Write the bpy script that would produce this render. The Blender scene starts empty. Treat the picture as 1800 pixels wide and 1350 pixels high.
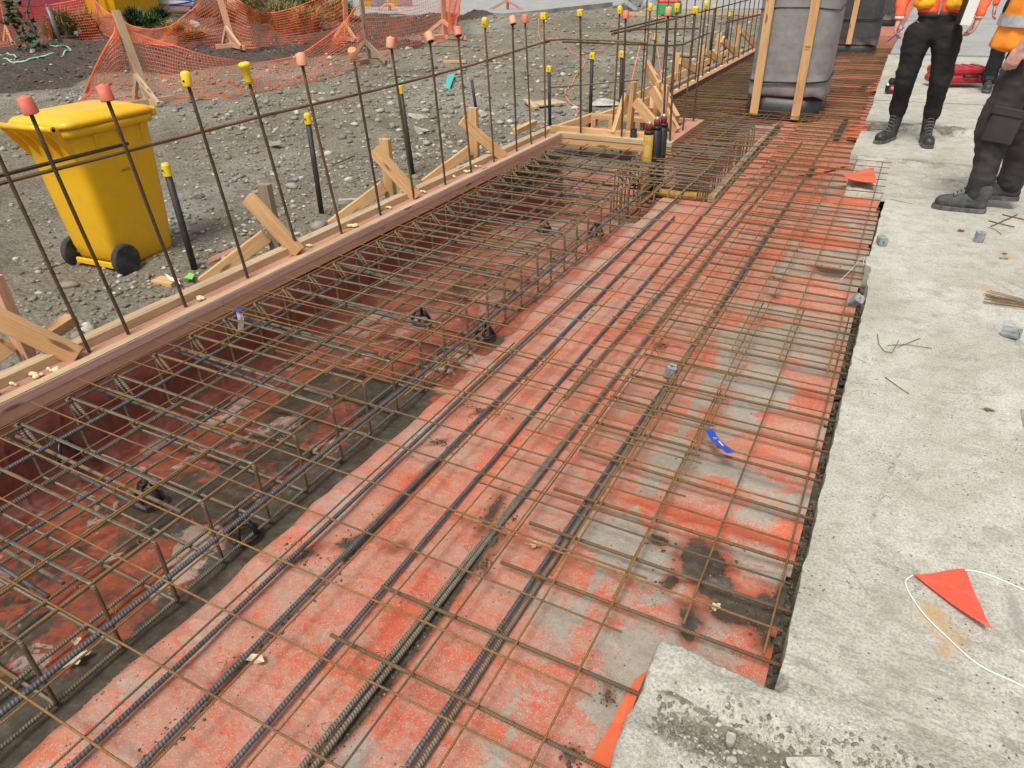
import bpy, bmesh, math, random
import numpy as np
from mathutils import Vector, Matrix, Euler
random.seed(7)
RNG = np.random.default_rng(11)
SC = bpy.context.scene
COL = SC.collection

# ------------------------------------------------------------------ camera
YAW, PITCH, ROLL, FPX, HCAM = -0.49462233, 0.54425258, -0.02343232, 1227.6, 1.5
_f = np.array([math.sin(YAW)*math.cos(PITCH), math.cos(YAW)*math.cos(PITCH), -math.sin(PITCH)])
_r0 = np.array([math.cos(YAW), -math.sin(YAW), 0.0]); _u0 = np.cross(_r0, _f)
_r = math.cos(ROLL)*_r0 + math.sin(ROLL)*_u0; _u = -math.sin(ROLL)*_r0 + math.cos(ROLL)*_u0
cam_d = bpy.data.cameras.new('camera'); cam = bpy.data.objects.new('camera', cam_d); COL.objects.link(cam)
cam.matrix_world = Matrix(((_r[0], _u[0], -_f[0], 0), (_r[1], _u[1], -_f[1], 0), (_r[2], _u[2], -_f[2], HCAM), (0, 0, 0, 1)))
cam_d.sensor_width = 36; cam_d.lens = FPX/1800*36; cam_d.clip_start = 0.05; cam_d.clip_end = 500
SC.camera = cam
SC.render.resolution_x = 1024; SC.render.resolution_y = 768

# ------------------------------------------------------------------ light (bright overcast)
SUN_EL, SUN_AZ = math.radians(60), math.radians(178)     # azimuth measured from +Y clockwise
w = bpy.data.worlds.new('World'); SC.world = w; w.use_nodes = True
nt = w.node_tree; nt.nodes.clear()
sky = nt.nodes.new('ShaderNodeTexSky'); sky.sky_type = 'NISHITA'; sky.sun_disc = False
sky.sun_elevation = SUN_EL; sky.sun_rotation = SUN_AZ; sky.dust_density = 4.0; sky.air_density = 1.0; sky.ozone_density = 1.0
hs = nt.nodes.new('ShaderNodeHueSaturation'); hs.inputs['Saturation'].default_value = 0.10
bg = nt.nodes.new('ShaderNodeBackground'); bg.inputs['Strength'].default_value = 0.12
wo = nt.nodes.new('ShaderNodeOutputWorld')
nt.links.new(sky.outputs[0], hs.inputs['Color']); nt.links.new(hs.outputs[0], bg.inputs[0]); nt.links.new(bg.outputs[0], wo.inputs[0])
sd = bpy.data.lights.new('sun', 'SUN'); sd.energy = 2.35; sd.angle = math.radians(17); sd.color = (1.0, 0.95, 0.86)
so = bpy.data.objects.new('sun', sd); COL.objects.link(so)
_sv = Vector((math.sin(SUN_AZ)*math.cos(SUN_EL), math.cos(SUN_AZ)*math.cos(SUN_EL), math.sin(SUN_EL)))
so.rotation_euler = _sv.to_track_quat('Z', 'Y').to_euler(); so.location = (0, 0, 20)
SC.view_settings.view_transform = 'Standard'; SC.view_settings.look = 'None'
SC.view_settings.exposure = 0.23; SC.view_settings.gamma = 1; SC.view_settings.use_curve_mapping = False
SC.render.engine = 'CYCLES'

# ------------------------------------------------------------------ back-projection helpers: cast image pixels through the camera onto a chosen plane
def ray(x, y):
    a, b = (x-900)/FPX, (y-675)/FPX
    return _r*a - _u*b + _f
def at(x, y, z=0.0):
    d = ray(x, y); t = (z-HCAM)/d[2]; return Vector((d[0]*t, d[1]*t, z))
def onX(x, y, X):
    d = ray(x, y); t = X/d[0]; return Vector((X, d[1]*t, d[2]*t+HCAM))
def onY(x, y, Y):
    d = ray(x, y); t = Y/d[1]; return Vector((d[0]*t, Y, d[2]*t+HCAM))

# ------------------------------------------------------------------ noise
def vnoise(x, y, seed=0):
    r = np.random.default_rng(seed).random((257, 257))
    xi = np.floor(x).astype(int); yi = np.floor(y).astype(int); fx = x-xi; fy = y-yi
    fx = fx*fx*(3-2*fx); fy = fy*fy*(3-2*fy)
    a = r[xi % 256, yi % 256]; b = r[(xi+1) % 256, yi % 256]; c = r[xi % 256, (yi+1) % 256]; d = r[(xi+1) % 256, (yi+1) % 256]
    return (a*(1-fx)+b*fx)*(1-fy)+(c*(1-fx)+d*fx)*fy
def fbm(x, y, sc, octv=4, seed=0, gain=0.5):
    s = 0; a = 1; t = 0
    for i in range(octv):
        s = s + a*vnoise(x*sc+13.7*i+50, y*sc+7.3*i+50, seed+i); t += a; a *= gain; sc *= 2.03
    return s/t
def sstep(a, b, x):
    t = np.clip((x-a)/(b-a), 0, 1); return t*t*(3-2*t)

# ------------------------------------------------------------------ materials
class NB:
    def __init__(s, name):
        s.m = bpy.data.materials.new(name); s.m.use_nodes = True; s.t = s.m.node_tree; s.t.nodes.clear()
        s.out = s.t.nodes.new('ShaderNodeOutputMaterial'); s.b = s.t.nodes.new('ShaderNodeBsdfPrincipled')
        s.t.links.new(s.b.outputs[0], s.out.inputs[0]); s.tc = s.t.nodes.new('ShaderNodeTexCoord')
    def n(s, k): return s.t.nodes.new(k)
    def l(s, a, b): s.t.links.new(a, b)
    def put(s, v, sock):
        if hasattr(v, 'is_linked'): s.l(v, sock)
        elif isinstance(v, tuple) and len(v) == 3 and sock.type == 'RGBA': sock.default_value = (*v, 1)
        else: sock.default_value = v
    def mapping(s, scale=(1, 1, 1), rot=(0, 0, 0), loc=(0, 0, 0), co='Object'):
        m = s.n('ShaderNodeMapping'); s.l(s.tc.outputs[co], m.inputs[0])
        m.inputs['Scale'].default_value = scale; m.inputs['Rotation'].default_value = rot; m.inputs['Location'].default_value = loc
        return m.outputs[0]
    def rnd(s):
        return s.n('ShaderNodeObjectInfo').outputs['Random']
    def noise(s, scale, detail=4, rough=0.55, vec=None, dist=0.0):
        k = s.n('ShaderNodeTexNoise'); k.inputs['Scale'].default_value = scale; k.inputs['Detail'].default_value = detail
        k.inputs['Roughness'].default_value = rough; k.inputs['Distortion'].default_value = dist
        s.l(vec if vec is not None else s.tc.outputs['Object'], k.inputs['Vector']); return k.outputs['Fac']
    def vor(s, scale, vec=None, feat='F1', out='Distance', rnd=1.0):
        k = s.n('ShaderNodeTexVoronoi'); k.feature = feat; k.inputs['Scale'].default_value = scale
        k.inputs['Randomness'].default_value = rnd
        s.l(vec if vec is not None else s.tc.outputs['Object'], k.inputs['Vector']); return k.outputs[out]
    def ramp(s, fac, stops, interp='LINEAR'):
        k = s.n('ShaderNodeValToRGB'); k.color_ramp.interpolation = interp; e = k.color_ramp.elements
        while len(e) < len(stops): e.new(0.5)
        for i, (p, c) in enumerate(stops):
            e[i].position = p; e[i].color = (*c, 1) if isinstance(c, tuple) else (c, c, c, 1)
        s.l(fac, k.inputs[0]); return k.outputs[0]
    def mix(s, f, a, b, mode='MIX'):
        k = s.n('ShaderNodeMix'); k.data_type = 'RGBA'; k.blend_type = mode
        s.put(f, k.inputs[0]); s.put(a, k.inputs[6]); s.put(b, k.inputs[7]); return k.outputs[2]
    def math(s, op, a, b=0.0):
        k = s.n('ShaderNodeMath'); k.operation = op; s.put(a, k.inputs[0]); s.put(b, k.inputs[1]); return k.outputs[0]
    def attr(s, name):
        k = s.n('ShaderNodeAttribute'); k.attribute_name = name; return k.outputs['Fac']
    def xyz(s, co='Object'):
        k = s.n('ShaderNodeSeparateXYZ'); s.l(s.tc.outputs[co], k.inputs[0]); return k.outputs
    def bump(s, h, dist=0.002, strength=1.0, prev=None):
        k = s.n('ShaderNodeBump'); k.inputs['Distance'].default_value = dist; k.inputs['Strength'].default_value = strength
        s.l(h, k.inputs['Height'])
        if prev is not None: s.l(prev, k.inputs['Normal'])
        return k.outputs[0]
    def fin(s, col, rough=0.8, normal=None, metal=0.0, spec=None):
        s.put(col, s.b.inputs['Base Color']); s.put(rough, s.b.inputs['Roughness']); s.put(metal, s.b.inputs['Metallic'])
        if spec is not None: s.b.inputs['Specular IOR Level'].default_value = spec
        if normal is not None: s.l(normal, s.b.inputs['Normal'])
        return s.m
M = {}
def simple(name, c1, c2, scale=8, rough=0.7, bump=0.0, bscale=60, metal=0, detail=4, spec=None):
    b = NB(name); f = b.noise(scale, detail); col = b.ramp(f, [(0.35, c1), (0.65, c2)])
    nrm = b.bump(b.noise(bscale, 3), bump) if bump else None
    M[name] = b.fin(col, rough, nrm, metal, spec); return M[name]

def mat_steel(name, c_hi, c_lo, c_rust, rust_lo, rust_hi, pitch, ribw=0.5, dist=0.0012, hel=1.0, rough=0.6):
    b = NB(name); x = b.xyz()
    ang = b.math('ARCTAN2', x[1], x[0]); zz = b.math('MULTIPLY', x[2], 2*math.pi/pitch)
    k = b.math('MULTIPLY', ang, hel)
    k2 = b.math('ABSOLUTE', k)
    ph = b.math('ADD', zz, b.math('MULTIPLY', k2, 1.6)); si = b.math('SINE', ph); h = b.ramp(b.math('ADD', b.math('MULTIPLY', si, 0.5), 0.5), [(0.35, 0.0), (0.75, 1.0)])
    big = b.noise(5, 5, 0.65); rn = b.rnd()
    big2 = b.math('ADD', big, b.math('MULTIPLY', b.math('SUBTRACT', rn, 0.5), 0.34))
    base = b.mix(h, c_lo, c_hi)
    fine = b.noise(90, 3)
    base = b.mix(b.ramp(fine, [(0.4, 0.0), (0.7, 0.5)]), base, tuple(v*0.45 for v in c_lo))
    col = b.mix(b.ramp(big2, [(rust_lo, 0.0), (rust_hi, 1.0)]), base, c_rust)
    M[name] = b.fin(col, rough, b.bump(h, dist), 0.25)
mat_steel('steel_new', (0.15, 0.16, 0.175), (0.075, 0.076, 0.078), (0.23, 0.155, 0.075), 0.54, 0.72, 0.0095, dist=0.0007, rough=0.5)
mat_steel('steel_dusty', (0.29, 0.26, 0.205), (0.12, 0.10, 0.07), (0.24, 0.15, 0.065), 0.5, 0.7, 0.0085, dist=0.0006, rough=0.8)
mat_steel('steel_rust', (0.30, 0.175, 0.070), (0.15, 0.085, 0.036), (0.14, 0.105, 0.07), 0.52, 0.75, 0.007, dist=0.0006, rough=0.85)
mat_steel('wire_rust', (0.38, 0.20, 0.064), (0.24, 0.125, 0.042), (0.13, 0.09, 0.05), 0.42, 0.66, 0.006, dist=0.0005, rough=0.8)
mat_steel('starter_rust', (0.15, 0.105, 0.06), (0.075, 0.05, 0.03), (0.20, 0.115, 0.045), 0.5, 0.68, 0.009, rough=0.85)

def mat_wood(name, ca, cb, cdark, grain=(2.0, 60, 60), knots=True, rough=0.75):
    b = NB(name); rn = b.rnd()
    mp = b.n('ShaderNodeMapping'); b.l(b.tc.outputs['Object'], mp.inputs[0]); mp.inputs['Scale'].default_value = grain
    cx = b.n('ShaderNodeCombineXYZ'); b.l(b.math('MULTIPLY', rn, 37), cx.inputs[0]); b.l(b.math('MULTIPLY', rn, 91), cx.inputs[1]); b.l(b.math('MULTIPLY', rn, 53), cx.inputs[2])
    b.l(cx.outputs[0], mp.inputs['Location'])
    g = b.noise(1.0, 5, 0.6, mp.outputs[0], 1.2)
    mp2 = b.n('ShaderNodeMapping'); b.l(b.tc.outputs['Object'], mp2.inputs[0]); mp2.inputs['Scale'].default_value = (1.2, 3, 3); b.l(cx.outputs[0], mp2.inputs['Location'])
    blot = b.noise(1.5, 3, 0.6, mp2.outputs[0])
    col = b.ramp(g, [(0.3, cdark), (0.46, ca), (0.7, cb)])
    col = b.mix(b.ramp(blot, [(0.45, 0.0), (0.7, 0.55)]), col, cdark)
    if knots:
        mp3 = b.n('ShaderNodeMapping'); b.l(b.tc.outputs['Object'], mp3.inputs[0]); mp3.inputs['Scale'].default_value = (2.2, 9, 9); b.l(cx.outputs[0], mp3.inputs['Location'])
        v = b.vor(1.0, mp3.outputs[0]); col = b.mix(b.ramp(v, [(0.09, 0.9), (0.15, 0.0)]), col, tuple(x*0.35 for x in cdark))
    dust = b.noise(24, 4, 0.7); col = b.mix(b.ramp(dust, [(0.5, 0.0), (0.8, 0.3)]), col, (0.30, 0.25, 0.18))
    M[name] = b.fin(col, rough, b.bump(g, 0.0012))
mat_wood('wood_light', (0.60, 0.35, 0.155), (0.70, 0.45, 0.225), (0.44, 0.22, 0.09))
mat_wood('wood_pale', (0.52, 0.37, 0.22), (0.60, 0.45, 0.29), (0.40, 0.25, 0.14))
mat_wood('wood_pink', (0.50, 0.245, 0.17), (0.55, 0.31, 0.21), (0.36, 0.15, 0.105))
mat_wood('wood_faded', (0.62, 0.385, 0.325), (0.68, 0.45, 0.375), (0.50, 0.29, 0.245))
mat_wood('wood_maroon', (0.13, 0.05, 0.045), (0.18, 0.075, 0.065), (0.09, 0.035, 0.033))
mat_wood('wood_orange', (0.66, 0.37, 0.24), (0.72, 0.44, 0.30), (0.52, 0.26, 0.16))
mat_wood('wood_old', (0.30, 0.23, 0.15), (0.38, 0.30, 0.21), (0.18, 0.13, 0.09))

def mat_membrane():
    b = NB('membrane'); x = b.xyz()
    mud = b.attr('mud'); pale = b.attr('pale'); tr = b.attr('trench')
    st = b.noise(2.6, 8, 0.70, b.mapping((1.0, 1.5, 1.0), (0, 0, 0.5)), 0.9)
    st2 = b.noise(11, 8, 0.78, b.mapping((1.0, 1.7, 1.0), (0, 0, -0.3)), 0.8)
    fine = b.noise(210, 2, 0.8); mid = b.noise(55, 5, 0.8)
    red = b.ramp(b.noise(1.6, 3), [(0.35, (0.49, 0.078, 0.027)), (0.65, (0.57, 0.110, 0.042))])
    dust = b.ramp(mid, [(0.3, (0.315, 0.195, 0.145)), (0.7, (0.415, 0.29, 0.225))]); grey = b.ramp(mid, [(0.3, (0.235, 0.215, 0.170)), (0.7, (0.34, 0.32, 0.27))])
    f1 = b.math('ADD', b.math('MULTIPLY', st, 0.50), b.math('MULTIPLY', st2, 0.50))
    f1 = b.math('ADD', f1, b.math('ADD', b.math('MULTIPLY', b.math('SUBTRACT', fine, 0.5), 0.50), b.math('MULTIPLY', b.math('SUBTRACT', mid, 0.5), 0.30)))
    f1 = b.math('SUBTRACT', f1, b.math('MULTIPLY', b.attr('clean'), 0.16))
    col = b.mix(b.ramp(f1, [(0.40, 0.10), (0.50, 0.62), (0.64, 0.92)]), red, dust)
    gf = b.math('ADD', b.math('MULTIPLY', pale, 0.62), b.math('MULTIPLY', b.math('SUBTRACT', f1, 0.5), 1.2))
    col = b.mix(b.ramp(gf, [(0.27, 0.0), (0.325, 0.90)]), col, grey)
    fl = b.vor(130); col = b.mix(b.ramp(fl, [(0.13, 0.75), (0.2, 0.0)]), col, (0.55, 0.46, 0.38))
    gr = b.vor(85); col = b.mix(b.ramp(gr, [(0.10, 0.7), (0.17, 0.0)]), col, (0.42, 0.36, 0.28))
    gr2 = b.vor(48); col = b.mix(b.ramp(gr2, [(0.06, 0.8), (0.09, 0.0)]), col, (0.10, 0.08, 0.06))
    # silt: plastic is deeper red from wet and painted-in trench shade, mud is near black brown, dried silt is pale
    mudn = b.math('ADD', mud, b.math('MULTIPLY', b.math('SUBTRACT', b.noise(9, 9, 0.80, None, 0.9), 0.5), 1.0))
    mudc = b.ramp(b.noise(22, 6, 0.75), [(0.3, (0.028, 0.023, 0.016)), (0.55, (0.062, 0.052, 0.037)), (0.75, (0.12, 0.105, 0.08))])
    wet_shade = b.mix(b.ramp(b.noise(16, 6, 0.75), [(0.35, 0.0), (0.65, 1.0)]), (0.38, 0.076, 0.027), (0.11, 0.040, 0.024))
    col = b.mix(b.math('MULTIPLY', tr, 0.86), col, wet_shade); col = b.mix(b.ramp(mud, [(0.12, 0.0), (0.42, 0.80)]), col, wet_shade)

    dry = b.math('MULTIPLY', tr, b.ramp(b.noise(3.6, 7, 0.62, None, 0.8), [(0.55, 0.0), (0.57, 1.0)]))
    col = b.mix(b.math('MULTIPLY', dry, 0.8), col, b.mix(b.ramp(mid, [(0.4, 0.0), (0.6, 0.6)]), (0.38, 0.34, 0.28), (0.42, 0.20, 0.15)))
    col = b.mix(b.ramp(mudn, [(0.47, 0.0), (0.56, 0.96)]), col, mudc)
    col = b.mix(b.math('MULTIPLY', b.attr('wall'), 0.9), col, b.mix(b.ramp(b.noise(12, 6, 0.75), [(0.45, 0.0), (0.7, 0.7)]), (0.13, 0.024, 0.015), (0.045, 0.022, 0.017)))  # deep shade on the trench wall, painted in as near-black red
    rough = b.ramp(f1, [(0.4, 0.42), (0.6, 0.9)])
    ridge = b.math('ABSOLUTE', b.math('SUBTRACT', b.noise(2.2, 2, 0.5, b.mapping((1, 1.8, 1), (0, 0, 0.3)), 0.2), 0.5))
    h = b.math('ADD', b.math('SUBTRACT', b.math('MULTIPLY', b.noise(5, 3, 0.5, b.mapping((1, 1.4, 1), (0, 0, 0.3))), 0.5), b.math('MULTIPLY', b.ramp(ridge, [(0.0, 0.0), (0.06, 0.3)]), 0.5)), b.math('ADD', b.math('MULTIPLY', mid, 0.05), b.math('MULTIPLY', fine, 0.02)))
    M['membrane'] = b.fin(col, rough, b.bump(h, 0.028, 0.8))
mat_membrane()

def mat_concrete(name, ca, cb, cs, rust=True, rough_bump=0.0015, pits=1.0, spots=()):
    b = NB(name)
    a = b.noise(1.5, 8, 0.68, None, 0.4); c = b.noise(9, 8, 0.76); f = b.noise(120, 3, 0.8); f2 = b.noise(38, 5, 0.8)
    big = b.noise(0.9, 5, 0.6, b.mapping((1.6, 1, 1), (0, 0, 0), (2, 5, 0)), 0.5); col = b.ramp(b.math('ADD', b.math('MULTIPLY', a, 0.55), b.math('MULTIPLY', big, 0.45)), [(0.40, ca), (0.58, cb)])
    col = b.mix(b.ramp(c, [(0.47, 0.0), (0.68, 0.75)]), col, cs)
    col = b.mix(b.ramp(f2, [(0.38, 0.30), (0.5, 0.0)]), col, tuple(v*0.85 for v in cs))
    col = b.mix(b.ramp(f, [(0.42, 0.45), (0.55, 0.0)]), col, tuple(v*0.55 for v in cs))
    p = b.vor(62, None); pn = b.noise(5, 4, 0.7)
    pit = b.math('MULTIPLY', b.math('MULTIPLY', b.ramp(p, [(0.12, 1.0), (0.20, 0.0)]), b.ramp(pn, [(0.50, 0.0), (0.58, 1.0)])), pits)
    col = b.mix(pit, col, tuple(v*0.35 for v in ca))
    w1 = b.ramp(b.noise(4.2, 8, 0.75, b.mapping((1, 3.4, 1), (0, 0, 0.25)), 1.2), [(0.56, 0.0), (0.70, 0.6)])
    col = b.mix(w1, col, tuple(v*0.66 for v in ca))
    w2 = b.ramp(b.noise(2.7, 7, 0.7, b.mapping((1, 1, 1), (0, 0, 0), (7, 2, 0)), 1.0), [(0.60, 0.0), (0.66, 0.45)])
    col = b.mix(w2, col, (0.20, 0.20, 0.19))
    crk = b.vor(0.9, b.mapping((1, 1, 0), (0, 0, 0.4)), 'DISTANCE_TO_EDGE'); crn = b.math('ADD', crk, b.math('MULTIPLY', b.math('SUBTRACT', c, 0.5), 0.05))
    col = b.mix(b.math('MULTIPLY', b.ramp(b.math('ABSOLUTE', crn), [(0.0, 0.6), (0.004, 0.0)]), b.ramp(pn, [(0.45, 0.0), (0.55, 1.0)])), col, tuple(v*0.4 for v in ca))
    if rust:
        r = b.ramp(b.noise(2.1, 6, 0.75, b.mapping((1, 1, 1), (0, 0, 0), (3.1, 1.7, 0))), [(0.64, 0.0), (0.74, 0.45)])
        col = b.mix(r, col, (0.42, 0.27, 0.11))
    for (cx, cy, r_) in spots:
        vm = b.n('ShaderNodeVectorMath'); vm.operation = 'DISTANCE'; b.l(b.tc.outputs['Object'], vm.inputs[0]); vm.inputs[1].default_value = (cx, cy, 0)
        dd_ = b.math('ADD', b.math('DIVIDE', vm.outputs['Value'], r_), b.math('MULTIPLY', b.math('SUBTRACT', c, 0.5), 3.0))
        col = b.mix(b.ramp(dd_, [(0.3, 0.65), (1.0, 0.0)]), col, (0.46, 0.28, 0.11))
    if pits == 0:
        dt = b.math('ADD', b.attr('dirt'), b.math('MULTIPLY', b.math('SUBTRACT', c, 0.5), 0.9)); col = b.mix(b.ramp(dt, [(0.35, 0.0), (0.6, 0.9)]), col, b.ramp(f2, [(0.35, (0.09, 0.075, 0.055)), (0.65, (0.24, 0.205, 0.155))]))
        agg = b.vor(34, None, 'F1', 'Distance'); ac = b.vor(34, None, 'F1', 'Color'); sel = b.math('MULTIPLY', b.ramp(agg, [(0.22, 1.0), (0.27, 0.0)]), b.ramp(b.noise(6, 4), [(0.56, 0.0), (0.62, 0.45)])); col = b.mix(sel, col, b.mix(0.85, ac, (0.22, 0.22, 0.22)))
    else:
        yy_ = b.math('MULTIPLY', b.math('SUBTRACT', 2.1, b.xyz()[1]), 0.9); st_ = b.noise(9, 8, 0.85, b.mapping((1, 2.6, 1), (0, 0, 0.5)), 0.6)
        k_ = b.math('MULTIPLY', b.ramp(yy_, [(0.1, 0.0), (0.8, 1.0)]), b.ramp(st_, [(0.50, 0.0), (0.60, 0.75)])); col = b.mix(k_, col, tuple(v*0.42 for v in ca))
    h = b.math('SUBTRACT', b.math('ADD', b.math('MULTIPLY', c, 0.8), b.math('MULTIPLY', f, 0.35)), b.math('MULTIPLY', pit, 0.8))
    M[name] = b.fin(col, 0.9, b.bump(h, rough_bump*3))
mat_concrete('concrete', (0.43, 0.41, 0.345), (0.60, 0.585, 0.525), (0.30, 0.28, 0.225), spots=[(0.37, 1.62, .05), (0.42, 1.56, .05), (0.40, 1.50, .03), (0.72, 4.65, .07), (0.60, 4.1, .06)])
mat_concrete('concrete_rough', (0.46, 0.43, 0.36), (0.64, 0.62, 0.56), (0.33, 0.30, 0.24), True, 0.005, 0.0)
mat_concrete('concrete_far', (0.33, 0.33, 0.32), (0.42, 0.42, 0.41), (0.28, 0.28, 0.27), False)

def mat_ground():
    b = NB('ground'); soil = b.attr('soil'); chip = b.attr('chip')
    n1 = b.noise(0.9, 6, 0.7); n2 = b.noise(12, 7, 0.8); n3 = b.noise(70, 4, 0.8)
    col = b.ramp(n2, [(0.3, (0.12, 0.102, 0.072)), (0.5, (0.225, 0.197, 0.145)), (0.7, (0.34, 0.305, 0.235))])
    col = b.mix(b.ramp(n1, [(0.4, 0.0), (0.65, 0.6)]), col, (0.15, 0.13, 0.09))
    v = b.vor(24); sand = b.ramp(b.noise(0.8, 6, 0.7, b.mapping((1, 1, 1), (0, 0, 0), (4, 9, 0))), [(0.48, 0.0), (0.60, 1.0)])
    col = b.mix(b.math('MULTIPLY', b.ramp(v, [(0.16, 0.5), (0.30, 0.0)]), b.math('SUBTRACT', 1.0, sand)), col, (0.34, 0.315, 0.26))
    col = b.mix(b.math('MULTIPLY', sand, 0.5), col, (0.26, 0.22, 0.155))
    wet = b.ramp(b.noise(0.55, 7, 0.75, b.mapping((1, 1, 1), (0, 0, 0), (14, 3, 0)), 0.8), [(0.50, 0.0), (0.62, 0.6)]); col = b.mix(wet, col, (0.095, 0.08, 0.056))
    v2 = b.vor(60); col = b.mix(b.ramp(v2, [(0.15, 0.5), (0.28, 0.0)]), col, (0.44, 0.43, 0.39))
    col = b.mix(b.ramp(chip, [(0.2, 0.0), (0.8, 0.7)]), col, b.ramp(n3, [(0.35, (0.20, 0.20, 0.195)), (0.65, (0.50, 0.50, 0.48))]))
    sc = b.ramp(n2, [(0.3, (0.035, 0.026, 0.020)), (0.55, (0.085, 0.062, 0.048)), (0.72, (0.19, 0.145, 0.11))])
    col = b.mix(b.ramp(b.math('ADD', soil, b.math('MULTIPLY', b.math('SUBTRACT', n2, 0.5), 0.5)), [(0.4, 0.0), (0.6, 1.0)]), col, sc)
    h = b.math('ADD', b.math('MULTIPLY', n2, 1.0), b.math('ADD', b.math('MULTIPLY', n3, 0.35), b.math('MULTIPLY', b.math('SUBTRACT', 0.4, v), 0.8)))
    M['ground'] = b.fin(col, 0.95, b.bump(h, 0.03))
mat_ground()

simple('dirt', (0.05, 0.04, 0.03), (0.13, 0.105, 0.075), 60, 0.95)
simple('grit', (0.10, 0.075, 0.055), (0.36, 0.27, 0.20), 8, 0.95)
def mat_litter():
    b = NB('litter'); isl = b.n('ShaderNodeNewGeometry').outputs['Random Per Island']
    M['litter'] = b.fin(b.ramp(isl, [(0.0, (0.04, 0.028, 0.02)), (0.4, (0.10, 0.07, 0.05)), (0.7, (0.20, 0.12, 0.08)), (0.9, (0.30, 0.24, 0.18)), (1.0, (0.5, 0.46, 0.4))]), 0.9)
mat_litter()
def mat_stone():
    b = NB('stone'); n = b.noise(25, 5, 0.7)
    isl = b.n('ShaderNodeNewGeometry').outputs['Random Per Island']
    c = b.ramp(isl, [(0.0, (0.14, 0.122, 0.09)), (0.3, (0.25, 0.222, 0.165)), (0.5, (0.17, 0.165, 0.15)), (0.75, (0.34, 0.31, 0.24)), (1.0, (0.56, 0.54, 0.48))])
    M['stone'] = b.fin(b.mix(b.ramp(n, [(0.4, 0.0), (0.7, 0.4)]), c, (0.18, 0.16, 0.12)), 0.9, b.bump(n, 0.003))
mat_stone()
def plastic(name, c, dirt=(0.3, 0.26, 0.2), amount=0.25, rough=0.4, bump=0.0):
    b = NB(name); n = b.noise(9, 6, 0.7); s = b.noise(3, 3)
    f = b.ramp(n, [(0.5, 0.0), (0.75, amount)])
    col = b.mix(f, b.mix(b.ramp(s, [(0.3, 0.0), (0.7, 0.12)]), c, tuple(v*0.7 for v in c)), dirt)
    M[name] = b.fin(col, rough, b.bump(b.noise(40, 3), bump) if bump else None)
plastic('bin_yellow', (0.84, 0.46, 0.010), (0.45, 0.30, 0.10), 0.40, 0.35, 0.0006)
plastic('cap_yellow', (0.85, 0.58, 0.02), (0.4, 0.3, 0.1), 0.2, 0.5)
plastic('cap_coral', (0.76, 0.16, 0.10), (0.78, 0.42, 0.33), 0.75, 0.6)
plastic('cap_peach', (0.78, 0.34, 0.18), (0.62, 0.40, 0.28), 0.7, 0.6)
plastic('black_plastic', (0.018, 0.018, 0.02), (0.12, 0.1, 0.08), 0.35, 0.4, 0.001)
plastic('rubber', (0.03, 0.032, 0.035), (0.2, 0.19, 0.17), 0.5, 0.8, 0.001)
plastic('peg_steel', (0.025, 0.024, 0.024), (0.12, 0.09, 0.06), 0.5, 0.6, 0.001)
plastic('net_orange', (0.85, 0.16, 0.05), (0.6, 0.2, 0.1), 0.2, 0.5)
plastic('flag_orange', (0.90, 0.10, 0.055), (0.80, 0.33, 0.25), 0.6, 0.35, 0.004)
plastic('film_orange', (0.66, 0.13, 0.05), (0.45, 0.3, 0.24), 0.35, 0.35)
plastic('hose_green', (0.30, 0.60, 0.47), (0.3, 0.3, 0.2), 0.4, 0.45)
plastic('blue', (0.012, 0.06, 0.42), (0.1, 0.15, 0.3), 0.1, 0.4)
plastic('white', (0.78, 0.77, 0.74), (0.5, 0.48, 0.42), 0.3, 0.6)
plastic('lime', (0.20, 0.72, 0.08), (0.3, 0.4, 0.1), 0.1, 0.5)
plastic('teal', (0.04, 0.48, 0.46), (0.2, 0.3, 0.3), 0.1, 0.4)
plastic('red', (0.42, 0.022, 0.03), (0.5, 0.2, 0.17), 0.35, 0.35)
plastic('bright_red', (0.62, 0.03, 0.03), (0.5, 0.2, 0.17), 0.1, 0.35)
plastic('green_box', (0.04, 0.36, 0.10), (0.3, 0.3, 0.2), 0.2, 0.5)
plastic('tape_yellow', (0.50, 0.30, 0.05), (0.09, 0.06, 0.025), 0.95, 0.6)
plastic('pipe_red', (0.20, 0.025, 0.02), (0.2, 0.12, 0.1), 0.3, 0.5)
plastic('cord_orange', (0.72, 0.22, 0.12), (0.4, 0.3, 0.2), 0.3, 0.6)
plastic('hoarding_red', (0.30, 0.03, 0.05), (0.3, 0.15, 0.12), 0.3, 0.5)
plastic('wall_white', (0.62, 0.64, 0.60), (0.4, 0.38, 0.33), 0.3, 0.7)
plastic('brick_base', (0.38, 0.19, 0.13), (0.3, 0.25, 0.2), 0.4, 0.9)
plastic('pipe_grey', (0.16, 0.17, 0.18), (0.3, 0.28, 0.25), 0.2, 0.35)
plastic('foam', (0.78, 0.68, 0.36), (0.6, 0.5, 0.25), 0.5, 0.8, 0.004)
plastic('dark_panel', (0.05, 0.035, 0.045), (0.1, 0.08, 0.07), 0.3, 0.8)
plastic('purple_grey', (0.26, 0.22, 0.27), (0.3, 0.26, 0.25), 0.3, 0.8)
simple('spacer_grey', (0.20, 0.21, 0.225), (0.33, 0.34, 0.36), 30, 0.9, 0.003, 90)
simple('skin', (0.50, 0.265, 0.20), (0.58, 0.33, 0.26), 20, 0.55, 0.0008, 200)
simple('hair', (0.03, 0.02, 0.012), (0.07, 0.045, 0.03), 80, 0.7, 0.004, 120)
simple('trouser_black', (0.008, 0.008, 0.009), (0.014, 0.013, 0.014), 6, 0.9, 0.001, 300)
simple('trouser_grey', (0.026, 0.022, 0.024), (0.044, 0.038, 0.040), 6, 0.9, 0.001, 300)
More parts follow.
